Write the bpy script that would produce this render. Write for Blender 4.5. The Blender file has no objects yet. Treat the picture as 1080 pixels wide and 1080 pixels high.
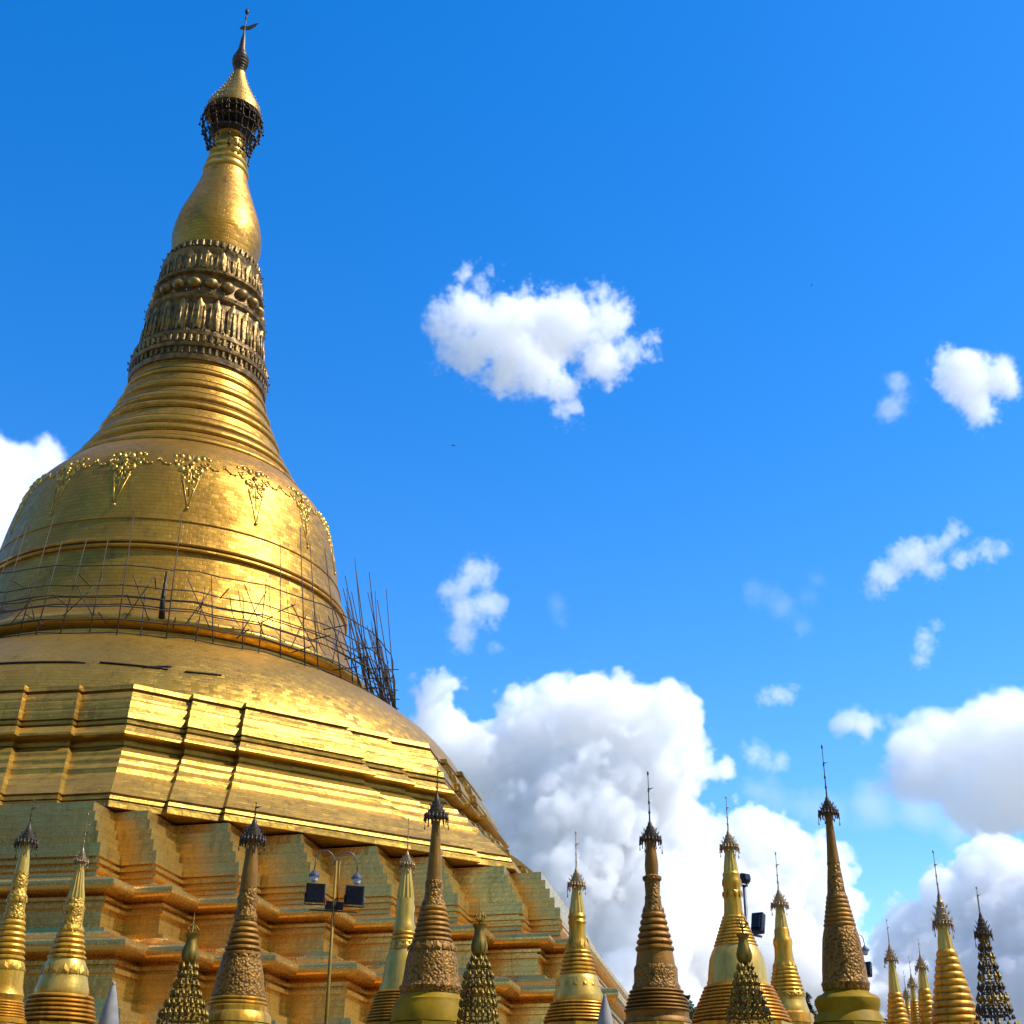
import bpy, math, random
from math import sin, cos, pi, radians, hypot
from mathutils import Vector, Matrix

scene = bpy.context.scene
COL = scene.collection
random.seed(11)

# ------------------------------------------------------------------ camera, sky, sun, exposure
F, DIST, EYE = 1415.0, 94.0, 1.6          # focal length in photo pixels (1080 wide), metres to the stupa's axis, eye height
CAM = Vector((0.0, -DIST, EYE))

def pix(x, y):
    return Vector((x - 540.0, 540.0 - y, -F)).normalized()

_up = Vector((560 - 540.0, 540 + 2280.0, -F)).normalized()
_t = pix(257.5, 35)
_yv = (_t - _up * _t.dot(_up)).normalized()
_xv = _yv.cross(_up)
ROT = Matrix((_xv, _yv, _up))             # camera axes -> world axes
ROT_T = ROT.transposed()

cam = bpy.data.cameras.new('camera')
cam.sensor_width = 36.0
cam.lens = 36.0 * F / 1080.0
cam.clip_start = 0.1
cam.clip_end = 30000.0
cam_ob = bpy.data.objects.new('camera', cam)
COL.objects.link(cam_ob)
cam_ob.matrix_world = Matrix.Translation(CAM) @ ROT.to_4x4()
scene.camera = cam_ob

SUN_AZ, SUN_EL = radians(70), radians(51)  # azimuth measured from the direction stupa -> camera, towards the right
sun_dir = Vector((sin(SUN_AZ) * cos(SUN_EL), -cos(SUN_AZ) * cos(SUN_EL), sin(SUN_EL)))
world = bpy.data.worlds.new('World')
scene.world = world
world.use_nodes = True
wn = world.node_tree
sky = wn.nodes.new('ShaderNodeTexSky')
sky.sky_type = 'NISHITA'
sky.sun_disc = False
sky.sun_elevation = SUN_EL
sky.sun_rotation = math.atan2(sun_dir.x, sun_dir.y)
sky.air_density = 1.0
sky.dust_density = 0.2
sky.ozone_density = 2.2
hs = wn.nodes.new('ShaderNodeHueSaturation')
hs.inputs['Saturation'].default_value = 1.43
hs.inputs['Hue'].default_value = 0.5075
hs.inputs['Value'].default_value = 1.5
wn.links.new(sky.outputs[0], hs.inputs['Color'])
wn.links.new(hs.outputs[0], wn.nodes['Background'].inputs[0])
wn.nodes['Background'].inputs[1].default_value = 0.125

sl = bpy.data.lights.new('sun', 'SUN')
sl.energy = 4.5
sl.angle = radians(0.5)
sl.color = (1.0, 0.965, 0.90)
so = bpy.data.objects.new('sun', sl)
COL.objects.link(so)
so.rotation_euler = sun_dir.to_track_quat('Z', 'Y').to_euler()

scene.view_settings.view_transform = 'Standard'
scene.view_settings.look = 'None'
scene.view_settings.exposure = 0.5
scene.view_settings.gamma = 1.0
scene.cycles.use_denoising = True
scene.cycles.max_bounces = 14
scene.cycles.glossy_bounces = 5
scene.cycles.diffuse_bounces = 3
scene.cycles.volume_bounces = 16
scene.cycles.sample_clamp_indirect = 6.0

# ------------------------------------------------------------------ pixel -> place
def ray(x, y):
    return ROT @ pix(x, y)

def at(x, y, Y):
    """World point seen at photo pixel (x, y), Y metres in front of the camera along the ground."""
    d = ray(x, y)
    return CAM + d * (Y / d.y)

def height_at(P, y):
    """Height on the vertical through P that shows at photo row y."""
    a = ROT_T @ (Vector((P.x, P.y, 0)) - CAM)
    b = ROT_T @ Vector((0, 0, 1))
    k = (540.0 - y) / F
    return -(a.y + k * a.z) / (b.y + k * b.z)

def px_m(P, h):
    d = ROT_T @ (Vector((P.x, P.y, h)) - CAM)
    return -d.z / F

# ------------------------------------------------------------------ mesh helpers
class MB:
    def __init__(self):
        self.v, self.f, self.uv, self.sm = [], [], [], []

    def face(self, idx, uvs=None, smooth=False):
        self.f.append(tuple(idx))
        self.uv.append(uvs if uvs else [(self.v[i][0] + self.v[i][1], self.v[i][2]) for i in idx])
        self.sm.append(smooth)

    def lathe(self, prof, seg=48, cx=0, cy=0, flute=0, famp=0.0, smooth=True, hard=0.55, twist=0.0):
        """prof: [(r, h)...] bottom-up or top-down; corners sharper than `hard` are split."""
        n = len(prof)
        # split the profile into smooth runs
        runs, cur = [], [0]
        for i in range(1, n):
            cur.append(i)
            if i < n - 1:
                ax, ay = prof[i][0] - prof[i-1][0], prof[i][1] - prof[i-1][1]
                bx, by = prof[i+1][0] - prof[i][0], prof[i+1][1] - prof[i][1]
                la, lb = hypot(ax, ay), hypot(bx, by)
                if la > 1e-9 and lb > 1e-9 and (ax*bx + ay*by) / (la*lb) < cos(hard):
                    runs.append(cur); cur = [i]
        runs.append(cur)
        vlen = [0.0]
        for i in range(1, n):
            vlen.append(vlen[-1] + hypot(prof[i][0]-prof[i-1][0], prof[i][1]-prof[i-1][1]))
        rm = max(p[0] for p in prof)
        for run in runs:
            base = len(self.v)
            for i in run:
                r, h = prof[i]
                for k in range(seg):
                    a = 2*pi*k/seg + twist
                    rr = r * (1 + famp*cos(flute*a)) if flute else r
                    self.v.append((cx + rr*sin(a), cy - rr*cos(a), h))
            for j in range(len(run)-1):
                i0, i1 = run[j], run[j+1]
                for k in range(seg):
                    k2 = (k+1) % seg
                    a, b = base+j*seg+k, base+j*seg+k2
                    c, d = base+(j+1)*seg+k2, base+(j+1)*seg+k
                    u0, u1 = 2*pi*k/seg, 2*pi*(k+1)/seg
                    ra, rb = rm, rm
                    up = prof[i1][1] > prof[i0][1] or (prof[i1][1] == prof[i0][1] and prof[i1][0] < prof[i0][0])
                    q = [a, b, c, d]
                    w = [(u0*ra, -vlen[i0]), (u1*ra, -vlen[i0]), (u1*rb, -vlen[i1]), (u0*rb, -vlen[i1])]
                    if not up:
                        q, w = q[::-1], w[::-1]
                    self.face(q, w, smooth)
        return self

    def sweep(self, ring, prof, smooth=False):
        """ring(o) -> closed list of plan points (x, y) counter-clockwise; prof: [(o, h)...] from the top down."""
        rings = [ring(o) for o, h in prof]
        m = len(rings[0])
        ref = rings[-1]
        per = [0.0]
        for k in range(m):
            a, b = ref[k], ref[(k+1) % m]
            per.append(per[-1] + hypot(b[0]-a[0], b[1]-a[1]))
        vl = 0.0
        for i in range(len(prof)-1):
            l = hypot(prof[i+1][0]-prof[i][0], prof[i+1][1]-prof[i][1])
            for k in range(m):
                k2 = (k+1) % m
                base = len(self.v)
                p, q, r, s = rings[i][k], rings[i][k2], rings[i+1][k2], rings[i+1][k]
                for (pp, hh) in ((p, prof[i][1]), (q, prof[i][1]), (r, prof[i+1][1]), (s, prof[i+1][1])):
                    self.v.append((pp[0], pp[1], hh))
                self.face([base+3, base+2, base+1, base], [(per[k], -vl-l), (per[k+1], -vl-l), (per[k+1], -vl), (per[k], -vl)], smooth)
            vl += l
        return self

    def tube(self, pts, r, sides=6, r2=None, cap=True):
        pts = [Vector(p) for p in pts]
        n = len(pts)
        r2 = r if r2 is None else r2
        base = len(self.v)
        prev = None
        vl = 0
        for i, p in enumerate(pts):
            t = (pts[min(i+1, n-1)] - pts[max(i-1, 0)])
            t = t.normalized() if t.length > 1e-9 else Vector((0, 0, 1))
            if prev is None:
                ref = Vector((0, 0, 1)) if abs(t.z) < 0.9 else Vector((1, 0, 0))
                a = t.cross(ref).normalized()
            else:
                a = (prev - t*prev.dot(t)).normalized()
            prev = a
            b = t.cross(a)
            rr = r + (r2-r)*i/max(1, n-1)
            for k in range(sides):
                ang = 2*pi*k/sides
                q = p + (a*cos(ang) + b*sin(ang))*rr
                self.v.append(tuple(q))
        for i in range(n-1):
            for k in range(sides):
                k2 = (k+1) % sides
                self.face([base+i*sides+k, base+i*sides+k2, base+(i+1)*sides+k2, base+(i+1)*sides+k], None, True)
        if cap:
            self.face([base+k for k in range(sides)][::-1])
            self.face([base+(n-1)*sides+k for k in range(sides)])
        return self

    def box(self, c, s, ax=None, ay=None, az=None, bevel=0.0):
        """box centred at c with full sizes s along the given axes, with chamfered vertical edges if bevel."""
        c = Vector(c)
        ax = Vector(ax) if ax else Vector((1, 0, 0)); ay = Vector(ay) if ay else Vector((0, 1, 0)); az = Vector(az) if az else Vector((0, 0, 1))
        hx, hy, hz = s[0]/2, s[1]/2, s[2]/2
        b = min(bevel, hx*.9, hy*.9)
        if b > 0:
            pl = [(-hx+b, -hy), (hx-b, -hy), (hx, -hy+b), (hx, hy-b), (hx-b, hy), (-hx+b, hy), (-hx, hy-b), (-hx, -hy+b)]
        else:
            pl = [(-hx, -hy), (hx, -hy), (hx, hy), (-hx, hy)]
        n = len(pl)
        base = len(self.v)
        for z in (-hz, hz):
            for (x, y) in pl:
                self.v.append(tuple(c + ax*x + ay*y + az*z))
        for k in range(n):
            k2 = (k+1) % n
            self.face([base+k, base+k2, base+n+k2, base+n+k])
        self.face([base+k for k in range(n)][::-1])
        self.face([base+n+k for k in range(n)])
        return self

    def cone(self, c, r, h, axis=(0, 0, 1), sides=6, r2=0.0):
        c = Vector(c); axis = Vector(axis).normalized()
        return self.tube([c, c+axis*h], r, sides, r2)

    def ball(self, c, r, seg=8, rings=6, sx=1, sy=1, sz=1):
        c = Vector(c)
        base = len(self.v)
        for i in range(rings+1):
            th = pi*i/rings
            for k in range(seg):
                a = 2*pi*k/seg
                self.v.append((c.x + r*sx*sin(th)*cos(a), c.y + r*sy*sin(th)*sin(a), c.z - r*sz*cos(th)))
        for i in range(rings):
            for k in range(seg):
                k2 = (k+1) % seg
                self.face([base+i*seg+k, base+i*seg+k2, base+(i+1)*seg+k2, base+(i+1)*seg+k], None, True)
        return self

    def build(self, name, mat, parent=None, loc=None):
        me = bpy.data.meshes.new(name)
        me.from_pydata(self.v, [], self.f)
        uvl = me.uv_layers.new(name='UVMap')
        flat = []
        for u in self.uv:
            for p in u:
                flat.extend(p)
        uvl.data.foreach_set('uv', flat)
        me.polygons.foreach_set('use_smooth', self.sm)
        me.materials.append(mat)
        me.update()
        o = bpy.data.objects.new(name, me)
        COL.objects.link(o)
        if parent is not None:
            o.parent = parent
        if loc is not None:
            o.location = loc
        return o

def tag(o, label=None, cat=None, group=None, kind=None):
    if label: o['label'] = label
    if cat: o['category'] = cat
    if group: o['group'] = group
    if kind: o['kind'] = kind
    return o

def thing(name, label, cat, loc=(0, 0, 0), group=None, rz=0.0):
    o = bpy.data.objects.new(name, None)
    o.empty_display_size = 0.5
    COL.objects.link(o)
    o.location = loc
    o.rotation_euler = (0, 0, rz)
    return tag(o, label, cat, group)

# ------------------------------------------------------------------ materials
class NT:
    def __init__(self, mat):
        mat.use_nodes = True
        self.t = mat.node_tree
        self.n = self.t.nodes
        self.bsdf = self.n['Principled BSDF']

    def link(self, a, b):
        self.t.links.new(a, b)

    def put(self, sock, v):
        if hasattr(v, 'is_linked'): self.link(v, sock)
        else: sock.default_value = v

    def math(self, op, a, b=0.0, c=0.0):
        m = self.n.new('ShaderNodeMath'); m.operation = op
        for i, v in enumerate((a, b, c)): self.put(m.inputs[i], v)
        return m.outputs[0]

    def vmath(self, op, a, b=(0, 0, 0)):
        m = self.n.new('ShaderNodeVectorMath'); m.operation = op
        self.put(m.inputs[0], a); self.put(m.inputs[1], b)
        return m.outputs[0]

    def scale(self, a, s):
        m = self.n.new('ShaderNodeVectorMath'); m.operation = 'SCALE'
        self.put(m.inputs[0], a); self.put(m.inputs['Scale'], s)
        return m.outputs[0]

    def noise(self, vec, scale, detail=4, rough=0.55):
        m = self.n.new('ShaderNodeTexNoise')
        self.put(m.inputs['Vector'], vec); m.inputs['Scale'].default_value = scale
        m.inputs['Detail'].default_value = detail; m.inputs['Roughness'].default_value = rough
        return m.outputs[0]

    def ramp(self, fac, stops):
        m = self.n.new('ShaderNodeValToRGB')
        cr = m.color_ramp
        while len(cr.elements) < len(stops): cr.elements.new(0.5)
        for e, (p, c) in zip(cr.elements, stops):
            e.position = p; e.color = (*c, 1) if len(c) == 3 else c
        self.link(fac, m.inputs[0])
        return m.outputs[0]

    def mix(self, fac, a, b, mode='MIX'):
        m = self.n.new('ShaderNodeMix'); m.data_type = 'RGBA'; m.blend_type = mode
        self.put(m.inputs[0], fac)
        self.put(m.inputs[6], a if hasattr(a, 'is_linked') else (*a, 1)); self.put(m.inputs[7], b if hasattr(b, 'is_linked') else (*b, 1))
        return m.outputs[2]

def gold(name, c1, c2, dark_tone=(0.10, 0.055, 0.015), metallic=0.92, rough=0.38, plate=None, tilt=0.0, bump=0.3,
         bscale=2.0, dirt_lo=0.56, dirt_hi=0.78, relief=0.0, rscale=6.0, seam_k=0.5, spec=0.4, pvar=0.28):
    m = bpy.data.materials.new(name)
    N = NT(m)
    tc = N.n.new('ShaderNodeTexCoord')
    obj = tc.outputs['Object']
    big = N.noise(obj, 0.35 * bscale, 5, 0.6)
    fine = N.noise(obj, 5.0 * bscale, 5, 0.65)
    col = N.mix(N.math('MULTIPLY', N.math('SUBTRACT', big, 0.3), 2.2), c1, c2)
    nrm = None
    h = N.math('MULTIPLY', fine, 0.5)
    if plate:
        uv = tc.outputs['UV']
        sp = N.n.new('ShaderNodeSeparateXYZ'); N.link(uv, sp.inputs[0])
        row = N.math('FLOOR', N.math('DIVIDE', sp.outputs[1], plate[1]))
        shift = N.math('MULTIPLY', N.math('MODULO', row, 2.0), 0.5)
        ux = N.math('ADD', N.math('DIVIDE', sp.outputs[0], plate[0]), shift)
        cell = N.math('FLOOR', ux)
        cmb = N.n.new('ShaderNodeCombineXYZ')
        N.link(cell, cmb.inputs[0]); N.link(row, cmb.inputs[1])
        wn_ = N.n.new('ShaderNodeTexWhiteNoise'); wn_.noise_dimensions = '3D'
        N.link(cmb.outputs[0], wn_.inputs['Vector'])
        col = N.mix(N.math('MULTIPLY', wn_.outputs['Value'], pvar), col, dark_tone)
        # seams between plates
        fx = N.math('ABSOLUTE', N.math('SUBTRACT', N.math('FRACT', ux), 0.5))
        fy = N.math('ABSOLUTE', N.math('SUBTRACT', N.math('FRACT', N.math('DIVIDE', sp.outputs[1], plate[1])), 0.5))
        seam = N.math('MAXIMUM', N.math('GREATER_THAN', fx, 0.5 - 0.02/plate[0]), N.math('GREATER_THAN', fy, 0.5 - 0.025/plate[1]))
        col = N.mix(N.math('MULTIPLY', seam, seam_k), col, dark_tone)
        h = N.math('SUBTRACT', h, N.math('MULTIPLY', seam, 0.35))
        if tilt:
            geo = N.n.new('ShaderNodeNewGeometry')
            j = N.scale(N.vmath('SUBTRACT', wn_.outputs['Color'], (0.5, 0.5, 0.5)), tilt)
            nrm = N.vmath('NORMALIZE', N.vmath('ADD', geo.outputs['Normal'], j))
    if relief:
        vo = N.n.new('ShaderNodeTexVoronoi'); vo.feature = 'SMOOTH_F1'
        vo.inputs['Scale'].default_value = rscale
        N.put(vo.inputs['Vector'], N.vmath('ADD', obj, N.scale(N.vmath('SUBTRACT', wn_vec(N, obj, rscale*0.6), (0.5, 0.5, 0.5)), 1.2/rscale)))
        hv = vo.outputs['Distance']
        h = N.math('SUBTRACT', h, N.math('MULTIPLY', hv, relief))
        col = N.mix(N.ramp(hv, [(0.35, (0, 0, 0)), (0.75, (0.85, 0.85, 0.85))]), col, dark_tone)  # hollows of the relief take the dark colour
    # streaks of grime that run down the surface
    mp = N.n.new('ShaderNodeMapping'); mp.inputs['Scale'].default_value = (1.6*bscale, 1.6*bscale, 0.12*bscale)
    N.link(obj, mp.inputs[0])
    streak = N.noise(mp.outputs[0], 1.3, 5, 0.7)
    col = N.mix(N.math('MULTIPLY', N.ramp(streak, [(dirt_lo, (0, 0, 0)), (dirt_hi, (1, 1, 1))]), 0.7), col, dark_tone)
    N.link(col, N.bsdf.inputs['Base Color'])
    N.bsdf.inputs['Metallic'].default_value = metallic
    N.bsdf.inputs['Specular IOR Level'].default_value = spec
    N.link(N.math('ADD', N.math('MULTIPLY', fine, 0.22), rough - 0.11), N.bsdf.inputs['Roughness'])
    bp = N.n.new('ShaderNodeBump'); bp.inputs['Strength'].default_value = bump; bp.inputs['Distance'].default_value = 0.08 / bscale
    N.link(h, bp.inputs['Height'])
    if nrm is not None: N.link(nrm, bp.inputs['Normal'])
    N.link(bp.outputs[0], N.bsdf.inputs['Normal'])
    return m

def wn_vec(N, vec, scale):
    m = N.n.new('ShaderNodeTexNoise'); N.put(m.inputs['Vector'], vec); m.inputs['Scale'].default_value = scale
    m.inputs['Detail'].default_value = 2
    return m.outputs['Color']

def plain(name, c, rough=0.6, metallic=0.0, var=0.35, scale=3.0, bump=0.15, spec=0.4):
    m = bpy.data.materials.new(name)
    N = NT(m)
    tc = N.n.new('ShaderNodeTexCoord')
    nz = N.noise(tc.outputs['Object'], scale, 6, 0.6)
    d = tuple(x*(1-var) for x in c)
    N.link(N.mix(N.ramp(nz, [(0.35, (0, 0, 0)), (0.65, (1, 1, 1))]), d, c), N.bsdf.inputs['Base Color'])
    N.bsdf.inputs['Roughness'].default_value = rough
    N.bsdf.inputs['Metallic'].default_value = metallic
    N.bsdf.inputs['Specular IOR Level'].default_value = spec
    bp = N.n.new('ShaderNodeBump'); bp.inputs['Strength'].default_value = bump; bp.inputs['Distance'].default_value = 0.03
    N.link(nz, bp.inputs['Height']); N.link(bp.outputs[0], N.bsdf.inputs['Normal'])
    return m

G1, G2 = (0.60, 0.375, 0.085), (0.47, 0.285, 0.062)
DK = (0.075, 0.04, 0.012)
M = dict(
    bell=gold('gold_plates_bell', (0.57, 0.285, 0.024), (0.4, 0.19, 0.016), DK, metallic=0.72, rough=0.43, plate=(0.62, 0.30), tilt=0.13, bscale=0.7, seam_k=0.42),
    bowl=gold('gold_plates_bowl', (0.57, 0.315, 0.036), (0.4, 0.215, 0.026), DK, pvar=0.18, metallic=0.75, rough=0.4, plate=(0.5, 0.26), tilt=0.17, bscale=0.7, seam_k=0.35),
    terrace=gold('gold_sheet_terrace', (0.84, 0.505, 0.115), (0.66, 0.405, 0.115), DK, pvar=0.12, spec=0.5, bump=0.3, rough=0.27, metallic=0.85, plate=(5.2, 0.27), tilt=0.025, bscale=0.6, seam_k=0.16),
    octagon=gold('gold_sheet_octagon', (0.6, 0.345, 0.042), (0.44, 0.245, 0.03), DK, dirt_lo=0.5, metallic=0.7, bump=0.6, pvar=0.36, rough=0.42, plate=(1.1, 0.24), tilt=0.2, bscale=0.6, seam_k=0.35),
    lotus=gold('tarnished_gold_relief', (0.25, 0.14, 0.026), (0.15, 0.08, 0.016), (0.03, 0.017, 0.007), metallic=0.55, rough=0.48, bscale=0.9, bump=0.8, dirt_lo=0.42, relief=0.9, rscale=2.2),
    lotus_bright=gold('worn_gold_relief', (0.42, 0.25, 0.052), (0.27, 0.155, 0.03), (0.05, 0.028, 0.01), metallic=0.6, rough=0.42, bscale=0.9, bump=0.8, dirt_lo=0.42, relief=0.7, rscale=2.6),
    leafg=gold('gold_relief_ornament', (0.55, 0.32, 0.05), (0.4, 0.22, 0.03), DK, metallic=0.75, rough=0.36, bscale=1.0),
    dark=plain('blackened_metal', (0.045, 0.035, 0.025), 0.5, 0.7),
    bamboo=plain('weathered_bamboo', (0.060, 0.040, 0.025), 0.8, 0.0, scale=1.0),
    gilt=gold('gilded_plaster', (0.68, 0.36, 0.032), (0.46, 0.225, 0.02), DK, spec=0.25, metallic=0.5, rough=0.36, bscale=3.0, bump=0.5, dirt_lo=0.46, dirt_hi=0.7),
    gilt_orange=gold('gilded_plaster_warm', (0.68, 0.315, 0.022), (0.46, 0.2, 0.014), DK, spec=0.25, metallic=0.45, rough=0.38, bscale=3.0, bump=0.5, dirt_lo=0.46, dirt_hi=0.7),
    silver=gold('pale_gilt', (0.68, 0.42, 0.075), (0.5, 0.3, 0.05), (0.12, 0.075, 0.03), spec=0.3, metallic=0.5, rough=0.34, bscale=3.0, bump=0.35, dirt_lo=0.5),
    bronze=gold('dull_bronze_gold', (0.33, 0.15, 0.014), (0.17, 0.075, 0.008), (0.04, 0.02, 0.008), spec=0.2, metallic=0.3, rough=0.5, bscale=3.0, bump=0.8, dirt_lo=0.42),
    bronze_relief=gold('bronze_floral_relief', (0.38, 0.18, 0.018), (0.2, 0.09, 0.01), (0.035, 0.018, 0.007), spec=0.2, metallic=0.3, rough=0.5, bscale=3.0, bump=0.75, dirt_lo=0.45, relief=1.8, rscale=21.0),
    gilt_relief=gold('gilt_floral_relief', (0.66, 0.36, 0.04), (0.46, 0.24, 0.025), (0.10, 0.05, 0.015), spec=0.25, metallic=0.5, rough=0.42, bscale=3.0, bump=0.75, relief=1.5, rscale=21.0),
    ochre=plain('ochre_gold_paint', (0.30, 0.175, 0.003), 0.6, 0.0, spec=0.12),
    crown=gold('weathered_crown_metal', (0.34, 0.22, 0.10), (0.20, 0.13, 0.06), (0.05, 0.03, 0.015), metallic=0.7, rough=0.45, bscale=4.0),
    crown_dark=gold('dark_crown_metal', (0.075, 0.052, 0.03), (0.045, 0.032, 0.02), (0.02, 0.014, 0.009), metallic=0.6, rough=0.5, bscale=4.0),
    tree_gold=gold('aged_offering_metal', (0.46, 0.29, 0.028), (0.13, 0.08, 0.012), (0.022, 0.016, 0.008), spec=0.25, metallic=0.5, rough=0.45, bscale=5.0, dirt_lo=0.36, dirt_hi=0.6),
    stone=plain('grey_cement', (0.30, 0.28, 0.25), 0.9),
    marble=plain('pale_marble_floor', (0.17, 0.15, 0.125), 0.5, 0.0, 0.25, 0.4),
    lamp_black=plain('black_lamp_housing', (0.012, 0.015, 0.022), 0.35, 0.2),
    lamp_glass=plain('dark_lamp_glass', (0.008, 0.01, 0.018), 0.15, 0.0, 0.2),
    pole_gold=plain('gold_painted_pole', (0.24, 0.145, 0.010), 0.5, 0.2, spec=0.2),
    steel=plain('grey_galvanised_steel', (0.13, 0.14, 0.16), 0.45, 0.7),
    lantern=plain('frosted_lantern_glass', (0.42, 0.46, 0.52), 0.25, 0.0, 0.1),
    bark=plain('bark', (0.10, 0.07, 0.045), 0.9),
    leaf=plain('dark_green_leaf', (0.045, 0.075, 0.022), 0.55, 0.0, 0.5, 0.6),
    feather=plain('black_feather', (0.02, 0.02, 0.022), 0.6),
)

# ------------------------------------------------------------------ ground
g = MB()
g.v = [(-3000, -3000, 0), (3000, -3000, 0), (3000, 3000, 0), (-3000, 3000, 0)]
g.face([0, 1, 2, 3], [(0, 0), (1, 0), (1, 1), (0, 1)])
tag(g.build('ground', M['marble']), 'pale marble paving of the pagoda platform', 'ground', kind='structure')

# ------------------------------------------------------------------ great stupa
def dirv(a):
    a = radians(a)
    return (sin(a), -cos(a))
AZ0 = -2.7                                  # bearing of the octagon corner nearest the camera
n1, n2 = dirv(AZ0 - 22.5), dirv(AZ0 + 67.5)

great = thing('great_stupa', 'giant golden bell-shaped pagoda on stepped terraces towering over everything else', 'pagoda')

SK = 0.26      # the long faces are not quite square to the short ones
Q = [(28.75, 10.95), (26.9-SK, 10.95), (26.9, 12.73), (24.05-SK, 12.73), (24.05, 15.55), (21.3-SK, 15.55), (21.3, 18.3), (18.3-SK, 18.3),
     (18.3, 21.3), (15.55-SK, 21.3), (15.55, 24.05), (12.73-SK, 24.05), (12.73, 26.9), (10.95-SK, 26.9), (10.95, 28.65)]
def redent_ring(o):
    pts = []
    for k in range(4):
        for (u, v) in Q:
            a, b = u + o, v + o
            for _ in range(k):
                a, b = -b, a
            pts.append((a*n1[0] + b*n2[0], a*n1[1] + b*n2[1]))
    return pts

def roll(cx, cz, r, n=9):
    return [(cx + r*sin(pi*i/n), cz + r*cos(pi*i/n)) for i in range(n+1)]
terr_prof = [(-9, 16.97), (0.40, 16.95), (0.40, 16.5), (0.66, 16.46), (0.66, 15.98), (0.94, 15.94), (0.94, 15.44), (1.24, 15.40), (1.24, 14.86),
    (1.58, 14.82), (1.60, 14.24), (1.38, 14.22), (1.38, 14.10), (1.70, 14.08), (1.70, 13.92), (1.48, 13.90), (1.48, 13.78), (1.74, 13.75),
    (1.74, 13.62), (1.58, 13.58), (1.60, 13.40), (2.1, 13.18), (2.62, 13.04)] + roll(2.98, 12.74, 0.28) + [
    (2.50, 12.40), (2.72, 12.28), (2.72, 12.14), (2.50, 12.12), (2.50, 12.02), (2.72, 12.00), (2.72, 11.84), (2.54, 11.80), (2.56, 11.02),
    (2.95, 10.99), (3.02, 10.78), (3.42, 10.74), (3.52, 10.60), (4.2, 10.38)] + roll(4.56, 10.02, 0.31) + [
    (4.12, 9.66), (4.34, 9.48), (4.34, 9.32), (4.12, 9.30), (4.12, 9.20), (4.34, 9.18), (4.34, 9.00), (4.20, 8.97), (4.22, 8.02), (4.62, 7.98),
    (4.70, 7.62), (5.15, 7.56), (5.25, 7.16), (5.9, 7.02)] + roll(6.3, 6.62, 0.32) + [(5.9, 6.26), (6.08, 6.10),
    (6.08, 5.9), (5.92, 5.86), (6.1, 5.0), (6.6, 4.95), (6.7, 4.5), (7.3, 4.4)] + roll(7.5, 4.0, 0.4) + [(7.3, 3.5), (7.5, 0.0)]
MB().sweep(redent_ring, terr_prof).build('redented_terrace', M['terrace'], great)

def oct_ring(R, top=24.3, bot=30.3):
    a = R * cos(pi/8)
    T = R * sin(pi/8)
    k = min(1, max(0, (R-top)/(bot-top)))
    p1, p2, dep = 3.2 - 0.5*k, 2.9 - 0.2*k, 0.40
    a -= 0.40
    pts = []
    for f in range(8):
        nx, ny = dirv(AZ0 + 22.5 + 45*f)
        tx, ty = -ny, nx
        for (t, d) in ((-T, 0), (-T+p1, 0), (-T+p1, dep), (-T+p1+p2, dep), (-T+p1+p2, 2*dep), (T-p1-p2, 2*dep), (T-p1-p2, dep), (T-p1, dep), (T-p1, 0)):
            pts.append((nx*(a+d) + tx*t, ny*(a+d) + ty*t))
    return pts
oct_prof = [(19.0, 25.12), (24.2, 25.10), (24.32, 24.82), (24.10, 24.78), (24.10, 24.66), (24.36, 24.62), (24.62, 24.26), (24.66, 24.10), (24.88, 23.98),
    (25.02, 23.62), (25.06, 23.46), (25.28, 23.36), (25.42, 22.90), (25.22, 22.87), (25.22, 22.76), (25.46, 22.74), (25.46, 22.60), (25.28, 22.57),
    (25.28, 22.48), (25.55, 22.44), (25.85, 22.12), (26.12, 21.98), (26.18, 21.84), (25.98, 21.74), (25.45, 21.66), (25.45, 21.52), (25.62, 21.50),
    (25.62, 21.38), (25.48, 21.35), (25.48, 21.24), (25.80, 21.20), (26.30, 20.92), (26.42, 20.84), (26.50, 20.62), (27.02, 20.34), (27.12, 20.28),
    (27.20, 20.02), (27.74, 19.70), (27.84, 19.64), (27.92, 19.36), (28.4, 19.06), (28.5, 19.0), (29.9, 17.86), (29.75, 17.83), (29.75, 17.72), (30.05, 17.69),
    (30.12, 17.52), (29.98, 17.5), (29.98, 17.42), (30.3, 17.38), (30.35, 17.08), (24.0, 17.06)]
MB().sweep(oct_ring, oct_prof).build('octagonal_terrace', M['octagon'], great)

def dense(prof, step):
    out = [prof[0]]
    for (a, b) in zip(prof, prof[1:]):
        n = max(1, int(hypot(b[0]-a[0], b[1]-a[1]) / step))
        for i in range(1, n+1):
            out.append((a[0]+(b[0]-a[0])*i/n, a[1]+(b[1]-a[1])*i/n))
    return out

def smooth_prof(pts, n=6):
    """Catmull-Rom through the points."""
    out = []
    P = [pts[0]] + list(pts) + [pts[-1]]
    for i in range(1, len(P)-2):
        p0, p1, p2, p3 = P[i-1], P[i], P[i+1], P[i+2]
        for k in range(n):
            t = k/n
            out.append(tuple(0.5*((2*p1[j]) + (-p0[j]+p2[j])*t + (2*p0[j]-5*p1[j]+4*p2[j]-p3[j])*t*t + (-p0[j]+3*p1[j]-3*p2[j]+p3[j])*t**3) for j in (0, 1)))
    out.append(pts[-1])
    return out

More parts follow.
